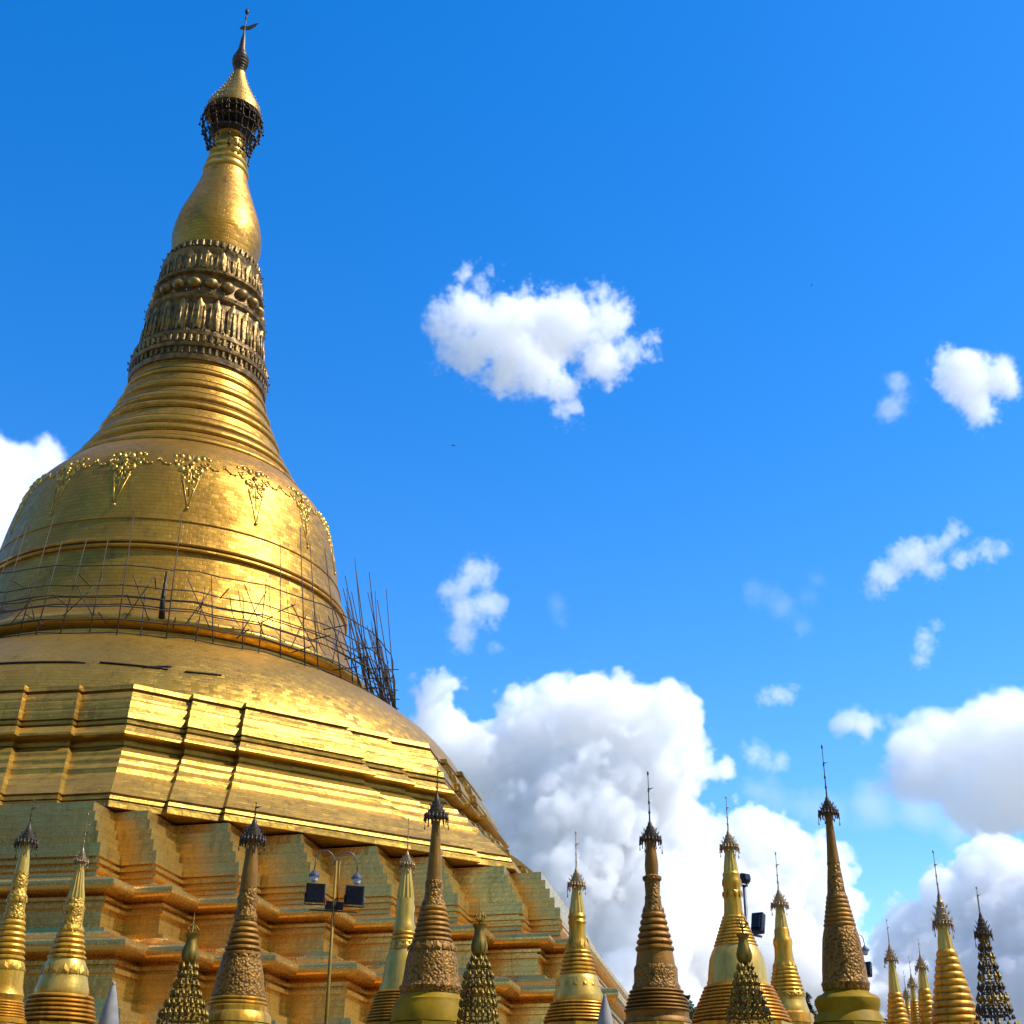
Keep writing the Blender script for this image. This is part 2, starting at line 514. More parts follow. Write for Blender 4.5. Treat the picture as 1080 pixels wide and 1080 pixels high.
bowl = smooth_prof([(22.5, 24.6), (22.25, 25.3), (21.3, 26.8), (19.8, 28.4), (17.8, 29.9), (15.75, 31.0)], 6)
MB().lathe(bowl + [(14.6, 31.05)], 160).build('bowl_base', M['bowl'], great)
bell_low = [(14.6, 31.0), (14.65, 31.62)] + [(14.4 + 0.72*sin(pi*i/10)**0.8, 31.66 + 1.2*i/10) for i in range(11)]
MB().lathe(bell_low, 160).build('bell_lip', M['leafg'], great)
bell = smooth_prof([(14.3, 32.9), (13.75, 33.8), (13.25, 35.5), (12.78, 37.9)], 4) + [(12.95, 37.95), (13.0, 38.05), (12.95, 38.18), (12.78, 38.2), (12.76, 38.3),
    (12.93, 38.34), (12.97, 38.43), (12.92, 38.52), (12.68, 38.56)] + smooth_prof([(12.66, 38.6), (12.3, 40.25)], 3) + [(12.36, 40.28), (12.36, 40.36), (12.26, 40.38)] + \
    smooth_prof([(12.25, 40.4), (11.9, 42.6), (11.5, 44.4), (11.05, 45.6), (10.35, 46.7), (9.6, 47.5)], 6)
MB().lathe(bell, 160).build('bell', M['bell'], great)

def ringed(pairs):
    """turban mouldings: a plain sloping band, a groove, a bold roll and a thin fillet, each set of its own proportions"""
    out = []
    for (r0, h0, r1, h1, plain, rr) in pairs:
        H = h1 - h0
        P = lambda t: r0 + (r1-r0)*t
        out += [(P(0), h0), (P(plain*0.96), h0 + H*plain*0.96), (P(plain)-0.22, h0 + H*plain), (P(plain)-0.22, h0 + H*(plain+0.08))]
        c, a = plain + 0.08 + (0.84-plain)/2, (0.84-plain)/2
        for i in range(9):
            t = c - a*cos(pi*i/8)
            out.append((P(t) - 0.05 + rr*sin(pi*i/8), h0 + H*t))
        out += [(P(0.93)-0.24, h0 + H*0.925), (P(0.93)-0.24, h0 + H*0.96), (P(0.97)+0.03, h0 + H*0.97), (P(1.0)+0.02, h0 + H*0.995)]
    return out
turb = [(9.65, 47.45, 8.35, 48.95, 0.42, 0.24), (8.35, 48.95, 7.6, 50.3, 0.30, 0.30), (7.6, 50.3, 7.1, 51.3, 0.05, 0.26), (7.1, 51.3, 6.45, 52.95, 0.45, 0.28),
    (6.45, 52.95, 6.05, 53.95, 0.04, 0.26), (6.05, 53.95, 5.6, 55.3, 0.35, 0.26), (5.6, 55.3, 5.3, 56.5, 0.5, 0.2), (5.3, 56.5, 5.12, 57.25, 0.7, 0.1)]
MB().lathe(ringed(turb), 128, hard=0.9).build('turban_rings', M['bell'], great)

# lotus band: tarnished, with rows of petals and beads
lot = thing_part = bpy.data.objects.new('lotus_band', None)
lot_prof = [(5.0, 57.1), (5.32, 57.25), (5.36, 57.7), (5.2, 57.75), (5.2, 58.3), (5.4, 58.4), (5.45, 58.7), (5.25, 58.8), (5.2, 59.4), (5.3, 59.5), (5.3, 59.8), (4.95, 59.9),
    (4.75, 60.6), (4.55, 63.2), (4.75, 63.4), (4.8, 63.7), (4.55, 63.85), (4.25, 64.1), (4.05, 65.0), (4.1, 65.9), (4.4, 66.05), (4.42, 66.3), (4.15, 66.4), (4.05, 67.0),
    (3.95, 68.2), (4.05, 68.4), (4.1, 68.7), (3.8, 68.8), (3.7, 69.0), (3.75, 69.6), (3.45, 69.75)]
bpy.data.objects.remove(lot)
lotus = MB().lathe(lot_prof, 96).build('lotus_band', M['lotus'], great)

def petal_row(name, n, r0, h0, r1, h1, w, mat, depth=0.18, cup=True, parent=None, twist=0.0):
    for k in range(n):
        m = MB()
        a = 2*pi*(k+0.5)/n + twist
        ca, sa = cos(a), sin(a)
        rd = Vector((sa, -ca, 0)); tg = Vector((ca, sa, 0)); up = Vector((0, 0, 1))
        c0, c1 = rd*r0 + up*h0, rd*r1 + up*h1
        rows = 6
        base = len(m.v)
        for i in range(rows+1):
            t = i/rows
            ww = w * (0.80 + 0.2*sin(pi*min(1, t*1.4))) * (1 if t < 0.6 else math.sqrt(max(0.04, 1-((t-0.6)/0.42)**2)))
            c = c0.lerp(c1, t)
            for s, dd in ((-1, 0.0), (-0.55, 0.85), (0, 1.0), (0.55, 0.85), (1, 0.0)):
                m.v.append(tuple(c + tg*(s*ww/2) + rd*(depth*dd*(0.7+0.5*t))))
        for i in range(rows):
            for j in range(4):
                m.face([base+i*5+j, base+i*5+j+1, base+(i+1)*5+j+1, base+(i+1)*5+j], None, True)
        # central rib and tip
        m.tube([c0 + rd*(depth*0.9), c0.lerp(c1, 0.75) + rd*(depth*1.15)], w*0.09, 5, w*0.05)
        for s in (-1, 1):
            m.tube([c0 + rd*(depth*0.5) + tg*(s*w*0.4), c0.lerp(c1, 0.8) + rd*(depth*0.6) + tg*(s*w*0.36)], w*0.06, 5)
        m.build(name, mat, parent)
petal_row('lotus_petal', 22, 4.74, 60.3, 4.52, 63.2, 1.16, M['lotus_bright'], 0.20, parent=lotus)
petal_row('lotus_petal', 22, 4.8, 60.25, 4.98, 59.2, 0.55, M['lotus'], 0.16, parent=lotus, twist=pi/22)
petal_row('lotus_petal', 20, 4.04, 66.5, 3.96, 68.25, 1.1, M['lotus_bright'], 0.16, parent=lotus)
for k in range(20):
    a = 2*pi*k/20
    MB().ball((4.12*sin(a), -4.12*cos(a), 65.0), 0.64, 12, 8, 0.9, 0.9, 0.74).build('lotus_bulb', M['lotus_bright'], lotus)
def dentils(n, r, h, w, d, hh, mat, name='bead_trim'):
    m = MB()
    for k in range(n):
        a = 2*pi*k/n
        rd = Vector((sin(a), -cos(a), 0)); tg = Vector((cos(a), sin(a), 0))
        m.box(rd*r + Vector((0, 0, h)), (w, d, hh), tg, rd, None, w*0.25)
    return m.build(name, mat, lotus)
dentils(64, 5.28, 59.1, 0.26, 0.22, 0.55, M['lotus_bright'])
dentils(64, 5.28, 58.02, 0.24, 0.20, 0.50, M['lotus'])
dentils(44, 3.78, 69.25, 0.26, 0.2, 0.5, M['lotus_bright'])
m = MB()
for (n, r, h, s) in ((34, 5.48, 58.85, 0.3), (30, 4.85, 63.8, 0.22), (28, 4.15, 68.75, 0.24), (30, 4.45, 66.35, 0.2)):
    for k in range(n):
        a = 2*pi*(k+random.random()*0.2)/n
        m.cone((r*sin(a), -r*cos(a), h-0.05), s*0.32, s*0.9, (sin(a)*0.5, -cos(a)*0.5, 1), 5)
m.build('crest_edging', M['lotus'], lotus)

bud = smooth_prof([(3.42, 69.75), (3.62, 71.2), (3.66, 72.4), (3.36, 74.2), (2.72, 76.2), (2.15, 78.0), (1.84, 79.3)], 7)
MB().lathe(bud, 96).build('banana_bud', M['bell'], great)
neck = []
for (h, r) in ((79.3, 1.84), (80.2, 1.66), (81.05, 1.52), (81.8, 1.42)):
    neck += [(r, h), (r+0.10, h+0.08), (r+0.14, h+0.25), (r+0.08, h+0.42), (r-0.08, h+0.5), (r-0.1, h+0.78)]
neck += [(1.25, 82.7), (1.2, 83.4), (1.35, 83.5), (1.35, 83.8), (1.0, 84.0), (0.85, 86.2)]
MB().lathe(neck, 64).build('neck_rings', M['leafg'], great)

# the great umbrella crown: a tiered concave cone over a cage of chains hung with bells
cp = []
tiers = [(2.46, 86.2), (2.2, 87.0), (1.82, 87.8), (1.45, 88.55), (1.14, 89.25), (0.9, 89.9), (0.7, 90.5), (0.55, 91.1)]
cp = [(2.1, 86.05), (2.46, 86.05)]
for (a, b) in zip(tiers, tiers[1:]):
    cp += [(a[0], a[1]), (a[0]-0.04, a[1]+0.2), (b[0]+0.10, b[1]-0.12), (b[0]+0.08, b[1])]
cp += [(0.45, 91.2)]
crown = MB().lathe(cp, 72).build('umbrella_crown', M['crown'], great)
crown.data.materials[0] = gold('gilded_crown', (0.55, 0.31, 0.04), (0.38, 0.2, 0.025), DK, metallic=0.75, rough=0.4, bscale=2.0, plate=(0.24, 0.2))
m = MB()
for (r, h) in tiers[:-1]:
    n = int(10 + r*12)
    for k in range(n):
        a = 2*pi*k/n
        m.cone(((r+0.03)*sin(a), -(r+0.03)*cos(a), h+0.02), 0.035, 0.16 + 0.08*random.random(), (sin(a)*0.6, -cos(a)*0.6, 1), 4)
m.build('crown_spikes', M['lotus_bright'], crown)
m = MB()
cage = [(2.42, 86.1), (2.62, 85.3), (2.5, 84.4), (2.2, 83.4), (1.95, 82.4), (1.85, 81.4)]
for k in range(26):
    a = 2*pi*k/26
    stop = random.choice((4, 5, 6, 6))
    pts = [((r + random.uniform(-.06, .06))*sin(a+0.04*i), -(r + random.uniform(-.06, .06))*cos(a+0.04*i), h) for i, (r, h) in enumerate(cage[:stop])]
    m.tube(pts, 0.045, 5)
    for (x, y, z) in pts[1:]:
        m.ball((x, y, z), 0.12 + 0.05*random.random(), 6, 4)
for (r, h) in ((2.6, 85.3), (2.48, 84.4), (2.2, 83.4)):
    m.tube([(r*sin(2*pi*k/40), -r*cos(2*pi*k/40), h + 0.1*sin(k*1.7)) for k in range(41)], 0.05, 5, cap=False)
for k in range(14):
    a = 2*pi*k/14 + 0.2
    r = 2.75
    m.tube([(2.4*sin(a), -2.4*cos(a), 85.9), (r*sin(a), -r*cos(a), 85.5), (r*sin(a), -r*cos(a), 84.7)], 0.025, 4)
    m.cone((r*sin(a), -r*cos(a), 84.5), 0.12, 0.3, (0, 0, 1), 6, 0.03)
m.build('hanging_bells', M['dark'], crown)
MB().lathe([(1.3, 83.5), (1.9, 83.9), (1.5, 84.1), (1.0, 84.6), (1.6, 84.9), (1.3, 85.1), (0.8, 86.0)], 40).build('inner_crown', M['dark'], crown)
fin = smooth_prof([(0.5, 91.1), (0.46, 91.7), (0.62, 92.2), (0.66, 92.9), (0.44, 93.6), (0.30, 94.2), (0.24, 95.0), (0.14, 95.8), (0.07, 96.3), (0.05, 97.9), (0.05, 98.0)], 4)
fin2 = []
for i, (r, h) in enumerate(fin):
    fin2.append((r * (1.0 + 0.14*(i % 2)), h))
finial = MB().lathe(fin2, 20).build('finial', M['crown_dark'], great)
MB().lathe(smooth_prof([(0.03, 97.7), (0.1, 98.1), (0.03, 98.35), (0.05, 98.5), (0.19, 98.8), (0.12, 99.1), (0.02, 99.3)], 4), 12).build('diamond_orb', M['dark'], finial)
m = MB()
for side in (-1, 1):
    out = [(-0.45, 96.6), (-0.3, 97.0), (0.25, 97.05), (0.75, 97.5), (1.15, 97.75), (0.95, 97.3), (0.5, 96.75), (0.0, 96.55)]
    base = len(m.v)
    for (x, z) in out: m.v.append((x, side*0.05, z))
    m.face(list(range(base, base+8)) if side < 0 else list(range(base, base+8))[::-1])
for k in range(8):
    m.face([k+8, (k+1) % 8 + 8, (k+1) % 8, k])
m.build('vane', M['dark'], finial)

# garlands in relief round the bell's shoulder
def bell_r(h):
    for (a, b) in zip(bell, bell[1:]):
        if a[1] <= h <= b[1] and b[1] > a[1]:
            return a[0] + (b[0]-a[0])*(h-a[1])/(b[1]-a[1])
    return bell[-1][0]
def on_bell(az, s, h, lift=0.01):
    r = bell_r(h) + lift
    a = az + s/r
    return (r*sin(a), -r*cos(a), h)
def spiral(m, az, sc, hc, R, turns, mirror, t0, thick):
    pts = []
    for i in range(22):
        t = i/21
        rr = R*(1-0.82*t)
        a = t0 + 2*pi*turns*t
        pts.append(on_bell(az, sc + mirror*rr*cos(a), hc + rr*sin(a)*0.9))
    m.tube(pts, thick, 5, thick*0.6)
for k in range(16):
    az = radians(1.5 + 22.5*k)
    m = MB()
    for mi in (-1, 1):
        spiral(m, az, mi*0.42, 44.75, 0.42, 1.4, mi, 2.4, 0.075)
        spiral(m, az, mi*0.95, 45.25, 0.34, 1.3, mi, 3.0, 0.07)
        spiral(m, az, mi*0.40, 44.05, 0.30, 1.2, mi, 1.2, 0.065)
        m.tube([on_bell(az, mi*0.5, 43.7), on_bell(az, mi*0.25, 42.6), on_bell(az, mi*0.04, 41.5)], 0.055, 5, 0.03)
        pts = [on_bell(az, mi*(1.0 + 1.25*t), 45.35 - 0.55*sin(pi*t) + 0.12*t) for t in [i/8 for i in range(9)]]
        m.tube(pts, 0.05, 5)
        for p in pts[1:-1:2]: m.ball(p, 0.10, 6, 4)
        pts = [on_bell(az, mi*(0.2 + 0.9*t), 45.85 + 0.25*sin(pi*t)) for t in [i/6 for i in range(7)]]
        m.tube(pts, 0.065, 5)
    m.tube([on_bell(az, 0, 46.0), on_bell(az, 0, 44.0), on_bell(az, 0, 42.4)], 0.08, 5, 0.04)
    m.ball(on_bell(az, 0, 45.1), 0.2, 8, 6)
    m.ball(on_bell(az, 0, 41.35), 0.13, 6, 5)
    for mi in (-1, 1):
        for (ss, hh, rr) in ((0.30, 45.55, 0.22), (0.72, 45.75, 0.18), (1.15, 45.7, 0.15), (0.62, 44.5, 0.2), (0.22, 44.35, 0.2), (0.45, 43.75, 0.16), (0.16, 43.5, 0.15), (0.22, 42.9, 0.12), (0.95, 44.85, 0.16)):
            m.ball(on_bell(az, mi*ss, hh, -0.10), rr*1.15, 8, 6, 1.0, 1.0, 1.3)
    m.build('garland_ornament', M['leafg'], great)

# dark cables / boards lying on the bowl
m = MB()
def bowl_r(h):
    for (a, b) in zip(bowl, bowl[1:]):
        if a[1] <= h <= b[1]: return a[0] + (b[0]-a[0])*(h-a[1])/max(1e-6, b[1]-a[1])
    return 16
for (a0, a1, h0, h1) in ((-30, -11, 27.05, 27.1), (-9, 1, 27.15, 27.0), (-2.5, 1.5, 27.0, 27.25), (3.5, 9, 26.95, 27.05)):
    m.tube([((bowl_r(h)+0.05)*sin(radians(a)), -(bowl_r(h)+0.05)*cos(radians(a)), h) for a, h in [(a0+(a1-a0)*i/8, h0+(h1-h0)*i/8) for i in range(9)]], 0.055, 5)
tag(m.build('rope', M['dark']), 'dark ropes lying slack along the gold bowl below the scaffolding', 'rope')

# ------------------------------------------------------------------ bamboo scaffolding ring round the bell's lip
scaf = thing('scaffolding', 'thin bamboo scaffolding of poles and rails ringing the lip of the giant bell', 'scaffolding', (0, 0, 29.6))
NP = 72
rng = random.Random(5)
for k in range(NP):
    a = 2*pi*(k + rng.uniform(-.18, .18))/NP
    if 0.72 < sin(a) and cos(a) > 0 and k % 2: continue
    r0, r1 = 17.2 + rng.uniform(-.35, .25), 15.35 + rng.uniform(-.5, .8)
    h1 = (rng.choice((34.4, 35.6, 37.0, 38.4, 39.4)) if sin(a) < 0.4 else rng.choice((37.6, 38.8, 39.8, 40.4))) + rng.uniform(-.3, .3)
    a1 = a + rng.uniform(-.03, .03)
    MB().tube([(r0*sin(a), -r0*cos(a), 0.3), (r1*sin(a1), -r1*cos(a1), h1-29.6)], 0.045, 5, 0.025).build('pole', M['bamboo'], scaf)
for k in range(22):
    a = math.asin(0.74 + 0.26*k/21) + rng.uniform(-.02, .02)
    r0, r1 = 17.1 + rng.uniform(-.3, .3), 14.9 + rng.uniform(-.7, .9)
    MB().tube([(r0*sin(a), -r0*cos(a), 0.2 + rng.uniform(0, 0.8)), (r1*sin(a - rng.uniform(0, .05)), -r1*cos(a - rng.uniform(0, .05)), rng.uniform(6.8, 10.6))], 0.055, 5, 0.03).build('pole', M['bamboo'], scaf)
for (r, h) in ((17.1, 30.4), (16.95, 31.3), (16.2, 31.6), (16.8, 32.2), (15.9, 32.7), (16.75, 32.9), (16.7, 33.6), (15.6, 33.3), (16.5, 35.0)):
    n = 72
    MB().tube([((r + 0.05*sin(i*2.3))*sin(2*pi*i/n), -(r + 0.05*sin(i*2.3))*cos(2*pi*i/n), h-29.6 + 0.07*sin(i*1.9)) for i in range(n+1)], 0.042, 5, cap=False).build('rail', M['bamboo'], scaf)
for k in range(60):
    a = 2*pi*(k//2 + 0.5)/30
    s = (0.10 if k % 2 else -0.10)*rng.uniform(0.85, 1.1)
    a -= s/2
    r0, r1 = rng.uniform(16.6, 17.0), rng.uniform(15.6, 16.6)
    MB().tube([(r0*sin(a), -r0*cos(a), rng.uniform(1.7, 2.0)), (r1*sin(a+s), -r1*cos(a+s), rng.uniform(4.6, 5.4))], 0.034, 5).build('brace', M['bamboo'], scaf)
for k in range(72):
    a = 2*pi*(k+0.3)/72
    z = 2.1 + 1.2*(k % 3)
    MB().tube([(17.05*sin(a), -17.05*cos(a), z), (15.0*sin(a), -15.0*cos(a), z+0.1)], 0.04, 5).build('crossbar', M['bamboo'], scaf)

m = MB()
a = radians(-1.5)
m.tube([(15.6*sin(a), -15.6*cos(a), 5.6), (15.8*sin(a), -15.8*cos(a), 4.4), (15.9*sin(a), -15.9*cos(a), 3.6), (15.95*sin(a+.004), -15.95*cos(a), 2.4)], 0.08, 8, 0.2)
m.build('rolled_sheet', M['dark'], scaf)

# ------------------------------------------------------------------ small stupas
def stupa_profile(P, pts):
    out = []
    for (y, hw) in pts:
        h = height_at(P, y)
        out.append((max(0.004, hw*px_m(P, h)), h))
    return out

def rolls(y0, w0, y1, w1, n, amp=0.10):
    """n stacked ring mouldings between two rows of the picture"""
    out = []
    if y0 > 1040 and n <= 5: n *= 2
    for i in range(n):
        for (t, b) in ((0.0, -0.5), (0.12, 0.3), (0.35, 1.0), (0.62, 1.0), (0.85, 0.3), (0.93, -0.7), (0.99, -0.9)):
            u = (i+t)/n
            w = w0 + (w1-w0)*u
            out.append((y0 + (y1-y0)*u, w*(1 + amp*b*0.5)))
    return out

def crown_of(P, y_top, y_rim, hw, root, mat, spike_top, vane=True, tassels=12, blob=True):
    """umbrella crown (hti) of a small stupa: tiered dome, hanging leaves, spike with beads, small vane"""
    h0, h1, hs_ = height_at(P, y_rim), height_at(P, y_top), height_at(P, spike_top)
    k = px_m(P, h0)
    R = hw*k
    H = h1-h0
    prof = [(R*0.3, h0+0.02*H), (R*0.92, h0), (R, h0), (R*1.0, h0+H*0.10), (R*0.80, h0+H*0.13), (R*0.80, h0+H*0.28), (R*0.60, h0+H*0.32), (R*0.58, h0+H*0.46), (R*0.42, h0+H*0.50),
            (R*0.38, h0+H*0.64), (R*0.26, h0+H*0.68), (R*0.2, h0+H*0.82), (R*0.12, h0+H*0.88), (R*0.08, h0+H)]
    c = MB().lathe(prof, 28).build('umbrella_crown', mat, root)
    m = MB()
    for i in range(tassels):
        a = 2*pi*i/tassels
        x, y = R*1.02*sin(a), -R*1.02*cos(a)
        L = R*random.uniform(0.35, 0.8) if i % 3 else R*random.uniform(0.9, 1.5)
        xo, yo = x*1.12, y*1.12
        m.tube([(x, y, h0+0.02), (xo, yo, h0-0.02), (xo, yo, h0-L*0.6)], k*0.28, 4)
        m.cone((xo, yo, h0-L), k*0.75, L*0.45, (0, 0, 1), 5, k*0.2)
        for (rr, hh) in ((1.0, 0.12), (0.8, 0.30), (0.6, 0.48)):
            m.cone((R*rr*sin(a), -R*rr*cos(a), h0+H*hh), k*0.55, H*0.14, (sin(a)*0.7, -cos(a)*0.7, 1), 4)
    for i in range(18):
        a = 2*pi*(i+0.5)/18
        rd = Vector((sin(a), -cos(a), 0))
        c0 = rd*(R*1.0) + Vector((0, 0, h0+H*0.06))
        m.tube([c0, c0 + rd*(R*0.10) + Vector((0, 0, -R*0.30)), c0 + rd*(R*0.02) + Vector((0, 0, -R*0.62))], R*0.13, 5, R*0.03)
        m.ball(rd*(R*1.04) + Vector((0, 0, h0+H*0.10)), R*0.11, 5, 4)
    m.build('tassel_fringe', mat, c)
    # spike
    S = hs_-h1
    w = R*0.07
    pr = [(w*1.4, h1-0.05)]
    for (t, b) in ((0.1, 1.0), (0.14, 2.0), (0.18, 1.0), (0.3, 0.8), (0.34, 1.8), (0.38, 0.8), (0.55, 0.65), (0.58, 1.6), (0.62, 0.6), (0.9, 0.5), (0.93, 1.6), (0.97, 1.2), (1.0, 0.1)):
        pr.append((w*b, h1+S*t))
    f = MB().lathe(pr, 10).build('finial', mat, root)
    if vane:
        v = MB()
        z = h1 + S*0.62
        L = R*0.9
        v.tube([(0, 0, z), (L*0.28, 0, z+L*0.06), (L*0.6, 0, z+L*0.22)], L*0.10, 6, L*0.03)
        v.tube([(0, 0, z-L*0.1), (0, 0, z+L*0.25)], L*0.1, 6, L*0.04)
        v.build('vane', mat, f)
    return c

def spiky_row(P, y, hw, n, root, mat, name='petal_edging', up=True, hpx=9):
    h = height_at(P, y)
    k = px_m(P, h)
    m = MB()
    R = hw*k
    for i in range(n):
        a = 2*pi*i/n
        rd = Vector((sin(a), -cos(a), 0)); tg = Vector((cos(a), sin(a), 0))
        w = 2*pi*R/n*0.92
        H = hpx*k*(1 if up else -1)
        c = rd*R + Vector((0, 0, h))
        base = len(m.v)
        for (s, t, d) in ((-.5, 0, .0), (.5, 0, .0), (.42, .55, .0), (0, 1, .0), (-.42, .55, .0), (0, .35, .16)):
            m.v.append(tuple(c + tg*(s*w) + Vector((0, 0, H*t)) + rd*(d*w + 0.012 - 0.10*R*t*(1 if up else -0.6))))
        for (p, q) in ((0, 1), (1, 2), (2, 3), (3, 4), (4, 0)):
            m.face([base+p, base+q, base+5] if up else [base+q, base+p, base+5])
    return m.build(name, mat, root)

def small_stupa(label, xr, yr, Y, parts, crown, group='small stupas round the great pagoda', base_mat='gilt', petals=(), sides=40):
    """parts: [(name, material, [(row, half width)...] from the bottom up, options)]"""
    P = at(xr, yr, Y)
    root = thing('small_stupa', label, 'stupa', (P.x, P.y, 0), group)
    low = None
    for (nm, mt, pts, opt) in parts:
        pr = stupa_profile(P, pts)
        if low is None: low = pr[0]
        MB().lathe(pr, opt.get('seg', sides), flute=opt.get('flute', 0), famp=opt.get('famp', 0.0), hard=opt.get('hard', 0.6)).build(nm, M[mt], root)
    # stepped octagonal base down to the platform, below what the photograph shows
    r, h = low
    st = [(r*0.9, h), (r*1.08, h-0.02)]
    n = 6
    for i in range(n):
        z0 = h*(1-(i+0.15)/n)
        rr = r*(1.08 + 0.16*i)
        st += [(rr, z0), (rr*1.05, z0-0.05), (rr*1.05, max(0.02, h*(1-(i+0.9)/n)))]
    st.append((st[-1][0], 0.0))
    MB().lathe(st, 8, twist=pi/8, smooth=False).build('stepped_base', M[base_mat], root)
    for (y, hw, n, mt, up, hp) in petals:
        spiky_row(P, y, hw, n, root, M[mt], up=up, hpx=hp)
    yt, yrm, hw, mt, tip, kw = crown
    crown_of(P, yt, yrm, hw, root, M[mt], tip, **kw)
    return root

# far left, tall, gold with dark crown
small_stupa('gold ringed stupa with a dark leafy crown, half cut off at the left edge', 12, 985, 30,
    [('plinth', 'gilt_orange', [(1080, 30), (1076, 30), (1074, 27)] + rolls(1074, 27, 1056, 23, 3), {}),
     ('bell', 'gilt', [(1056, 22), (1050, 23.5), (1047, 22), (1040, 20.5), (1024, 19.5), (1016, 18.5), (1014, 17)], {}),
     ('ring_spire', 'gilt', rolls(1014, 16.8, 970, 11, 7, 0.2), {}),
     ('lotus_drum', 'gilt_relief', [(970, 10.8), (966, 11.5), (960, 9.4), (955, 9.6), (950, 9.4), (946, 10.4), (942, 8), (934, 7.6), (930, 8.4), (926, 7.2), (920, 7.4)], {}),
     ('bud', 'silver', [(920, 6.8), (912, 6.4), (900, 5.0), (886, 3.6)], {})],
    (868, 889, 10.5, 'crown_dark', 843, dict(tassels=14)), petals=((1024, 19.2, 14, 'gilt', True, 9), (952, 9.8, 10, 'gilt', True, 8)))
# second from left, slender with fluted cone
small_stupa('gold stupa with ribbed pale cone and shiny bell rim, second from the left edge', 72, 1000, 33,
    [('plinth', 'gilt_orange', [(1080, 38)] + rolls(1079, 37, 1050, 31, 3, 0.16), {}),
     ('bell', 'silver', [(1051, 27), (1047, 28), (1043, 27.5), (1036, 25.5), (1030, 24), (1025, 23.5), (1016, 20.5), (1012, 18.5)], {}),
     ('ring_spire', 'gilt', rolls(1013, 19, 984, 12.5, 5, 0.18), {}),
     ('lotus_drum', 'gilt_relief', [(985, 12.5), (981, 13), (977, 11), (968, 10.6), (962, 10.8), (957, 11.4), (954, 9.5), (951, 9.8), (948, 9)], {}),
     ('ribbed_cone', 'silver', [(948, 8.3), (946, 8.6), (935, 6.6), (910, 3.2)], dict(flute=14, famp=0.09, seg=84))],
    (893, 909, 6.8, 'crown', 857, dict(tassels=10)), petals=((1029, 24, 14, 'gilt', True, 10), (983, 12.5, 12, 'gilt', True, 7)))
# dark-crowned mossy stupa
small_stupa('weathered ornate gold stupa with carved floral bell, left of the twin-lantern post', 257, 990, 28,
    [('plinth', 'gilt', [(1080, 37), (1072, 36), (1068, 33), (1063, 33), (1061, 30)] + rolls(1061, 30, 1052, 28, 1, 0.1), {}),
     ('bell', 'bronze_relief', [(1052, 28.5), (1047, 27.8), (1040, 26), (1028, 24.4), (1018, 22), (1012, 20), (1010, 18.8)], {}),
     ('ring_spire', 'bronze', rolls(1010, 18.6, 972, 11.2, 6, 0.2), {}),
     ('lotus_drum', 'bronze_relief', [(972, 11), (968, 12), (962, 10.2), (952, 10), (948, 10.6), (943, 9), (936, 9.2)], {}),
     ('bud', 'bronze', [(937, 8.6), (925, 8.4), (912, 7.4), (898, 6), (884, 4.6)], {})],
    (861, 886, 12, 'crown_dark', 846, dict(tassels=16)), petals=((1012, 19.2, 12, 'bronze', True, 8), (969, 11, 12, 'bronze', True, 8)))
# slim pale one behind
small_stupa('slim pale gold stupa with ribbed cone, standing close behind the dark carved stupa', 426, 990, 40,
    [('plinth', 'gilt_orange', [(1080, 36)] + rolls(1079, 35, 1046, 25, 5, 0.16), {}),
     ('bell', 'silver', [(1046, 24), (1042, 23.5), (1034, 21), (1016, 18.5), (1006, 16), (1000, 13)], {}),
     ('ring_spire', 'gilt', rolls(1001, 14, 982, 11, 4, 0.16), {}),
     ('lotus_drum', 'silver', [(983, 11.4), (978, 12), (974, 10.2), (964, 9.6), (957, 10.4), (952, 9), (948, 9.4)], {}),
     ('ribbed_cone', 'silver', [(948, 8.4), (944, 8.4), (930, 6.2), (912, 3.6)], dict(flute=12, famp=0.09, seg=72))],
    (897, 912, 7.5, 'crown', 861, dict(tassels=10)), petals=((1002, 14, 12, 'silver', True, 10),))
# big dark carved one, near
small_stupa('dark bronze stupa with carved floral bell on smooth ochre base, before the terraces', 457, 960, 26,
    [('plinth', 'ochre', [(1080, 42), (1064, 40), (1060, 37.5), (1056, 37), (1054, 34), (1050, 32)], {}),
     ('bell', 'bronze_relief', [(1050, 31.5), (1046, 33), (1042, 33.5), (1038, 30.5), (1028, 29), (1014, 27.2), (1004, 25), (998, 22.5), (994, 20.5)], {}),
     ('ring_spire', 'bronze', rolls(995, 20.5, 956, 13, 7, 0.14), {}),
     ('lotus_drum', 'bronze_relief', [(957, 13), (953, 12.5), (948, 10), (938, 9.2), (932, 9.6), (929, 8.6)], {}),
     ('bud', 'bronze', [(930, 8.4), (915, 7.4), (895, 6), (866, 4)], {})],
    (836, 862, 11.5, 'crown_dark', 801, dict(tassels=14)), base_mat='ochre', petals=((1004, 25.2, 14, 'bronze', True, 9),))
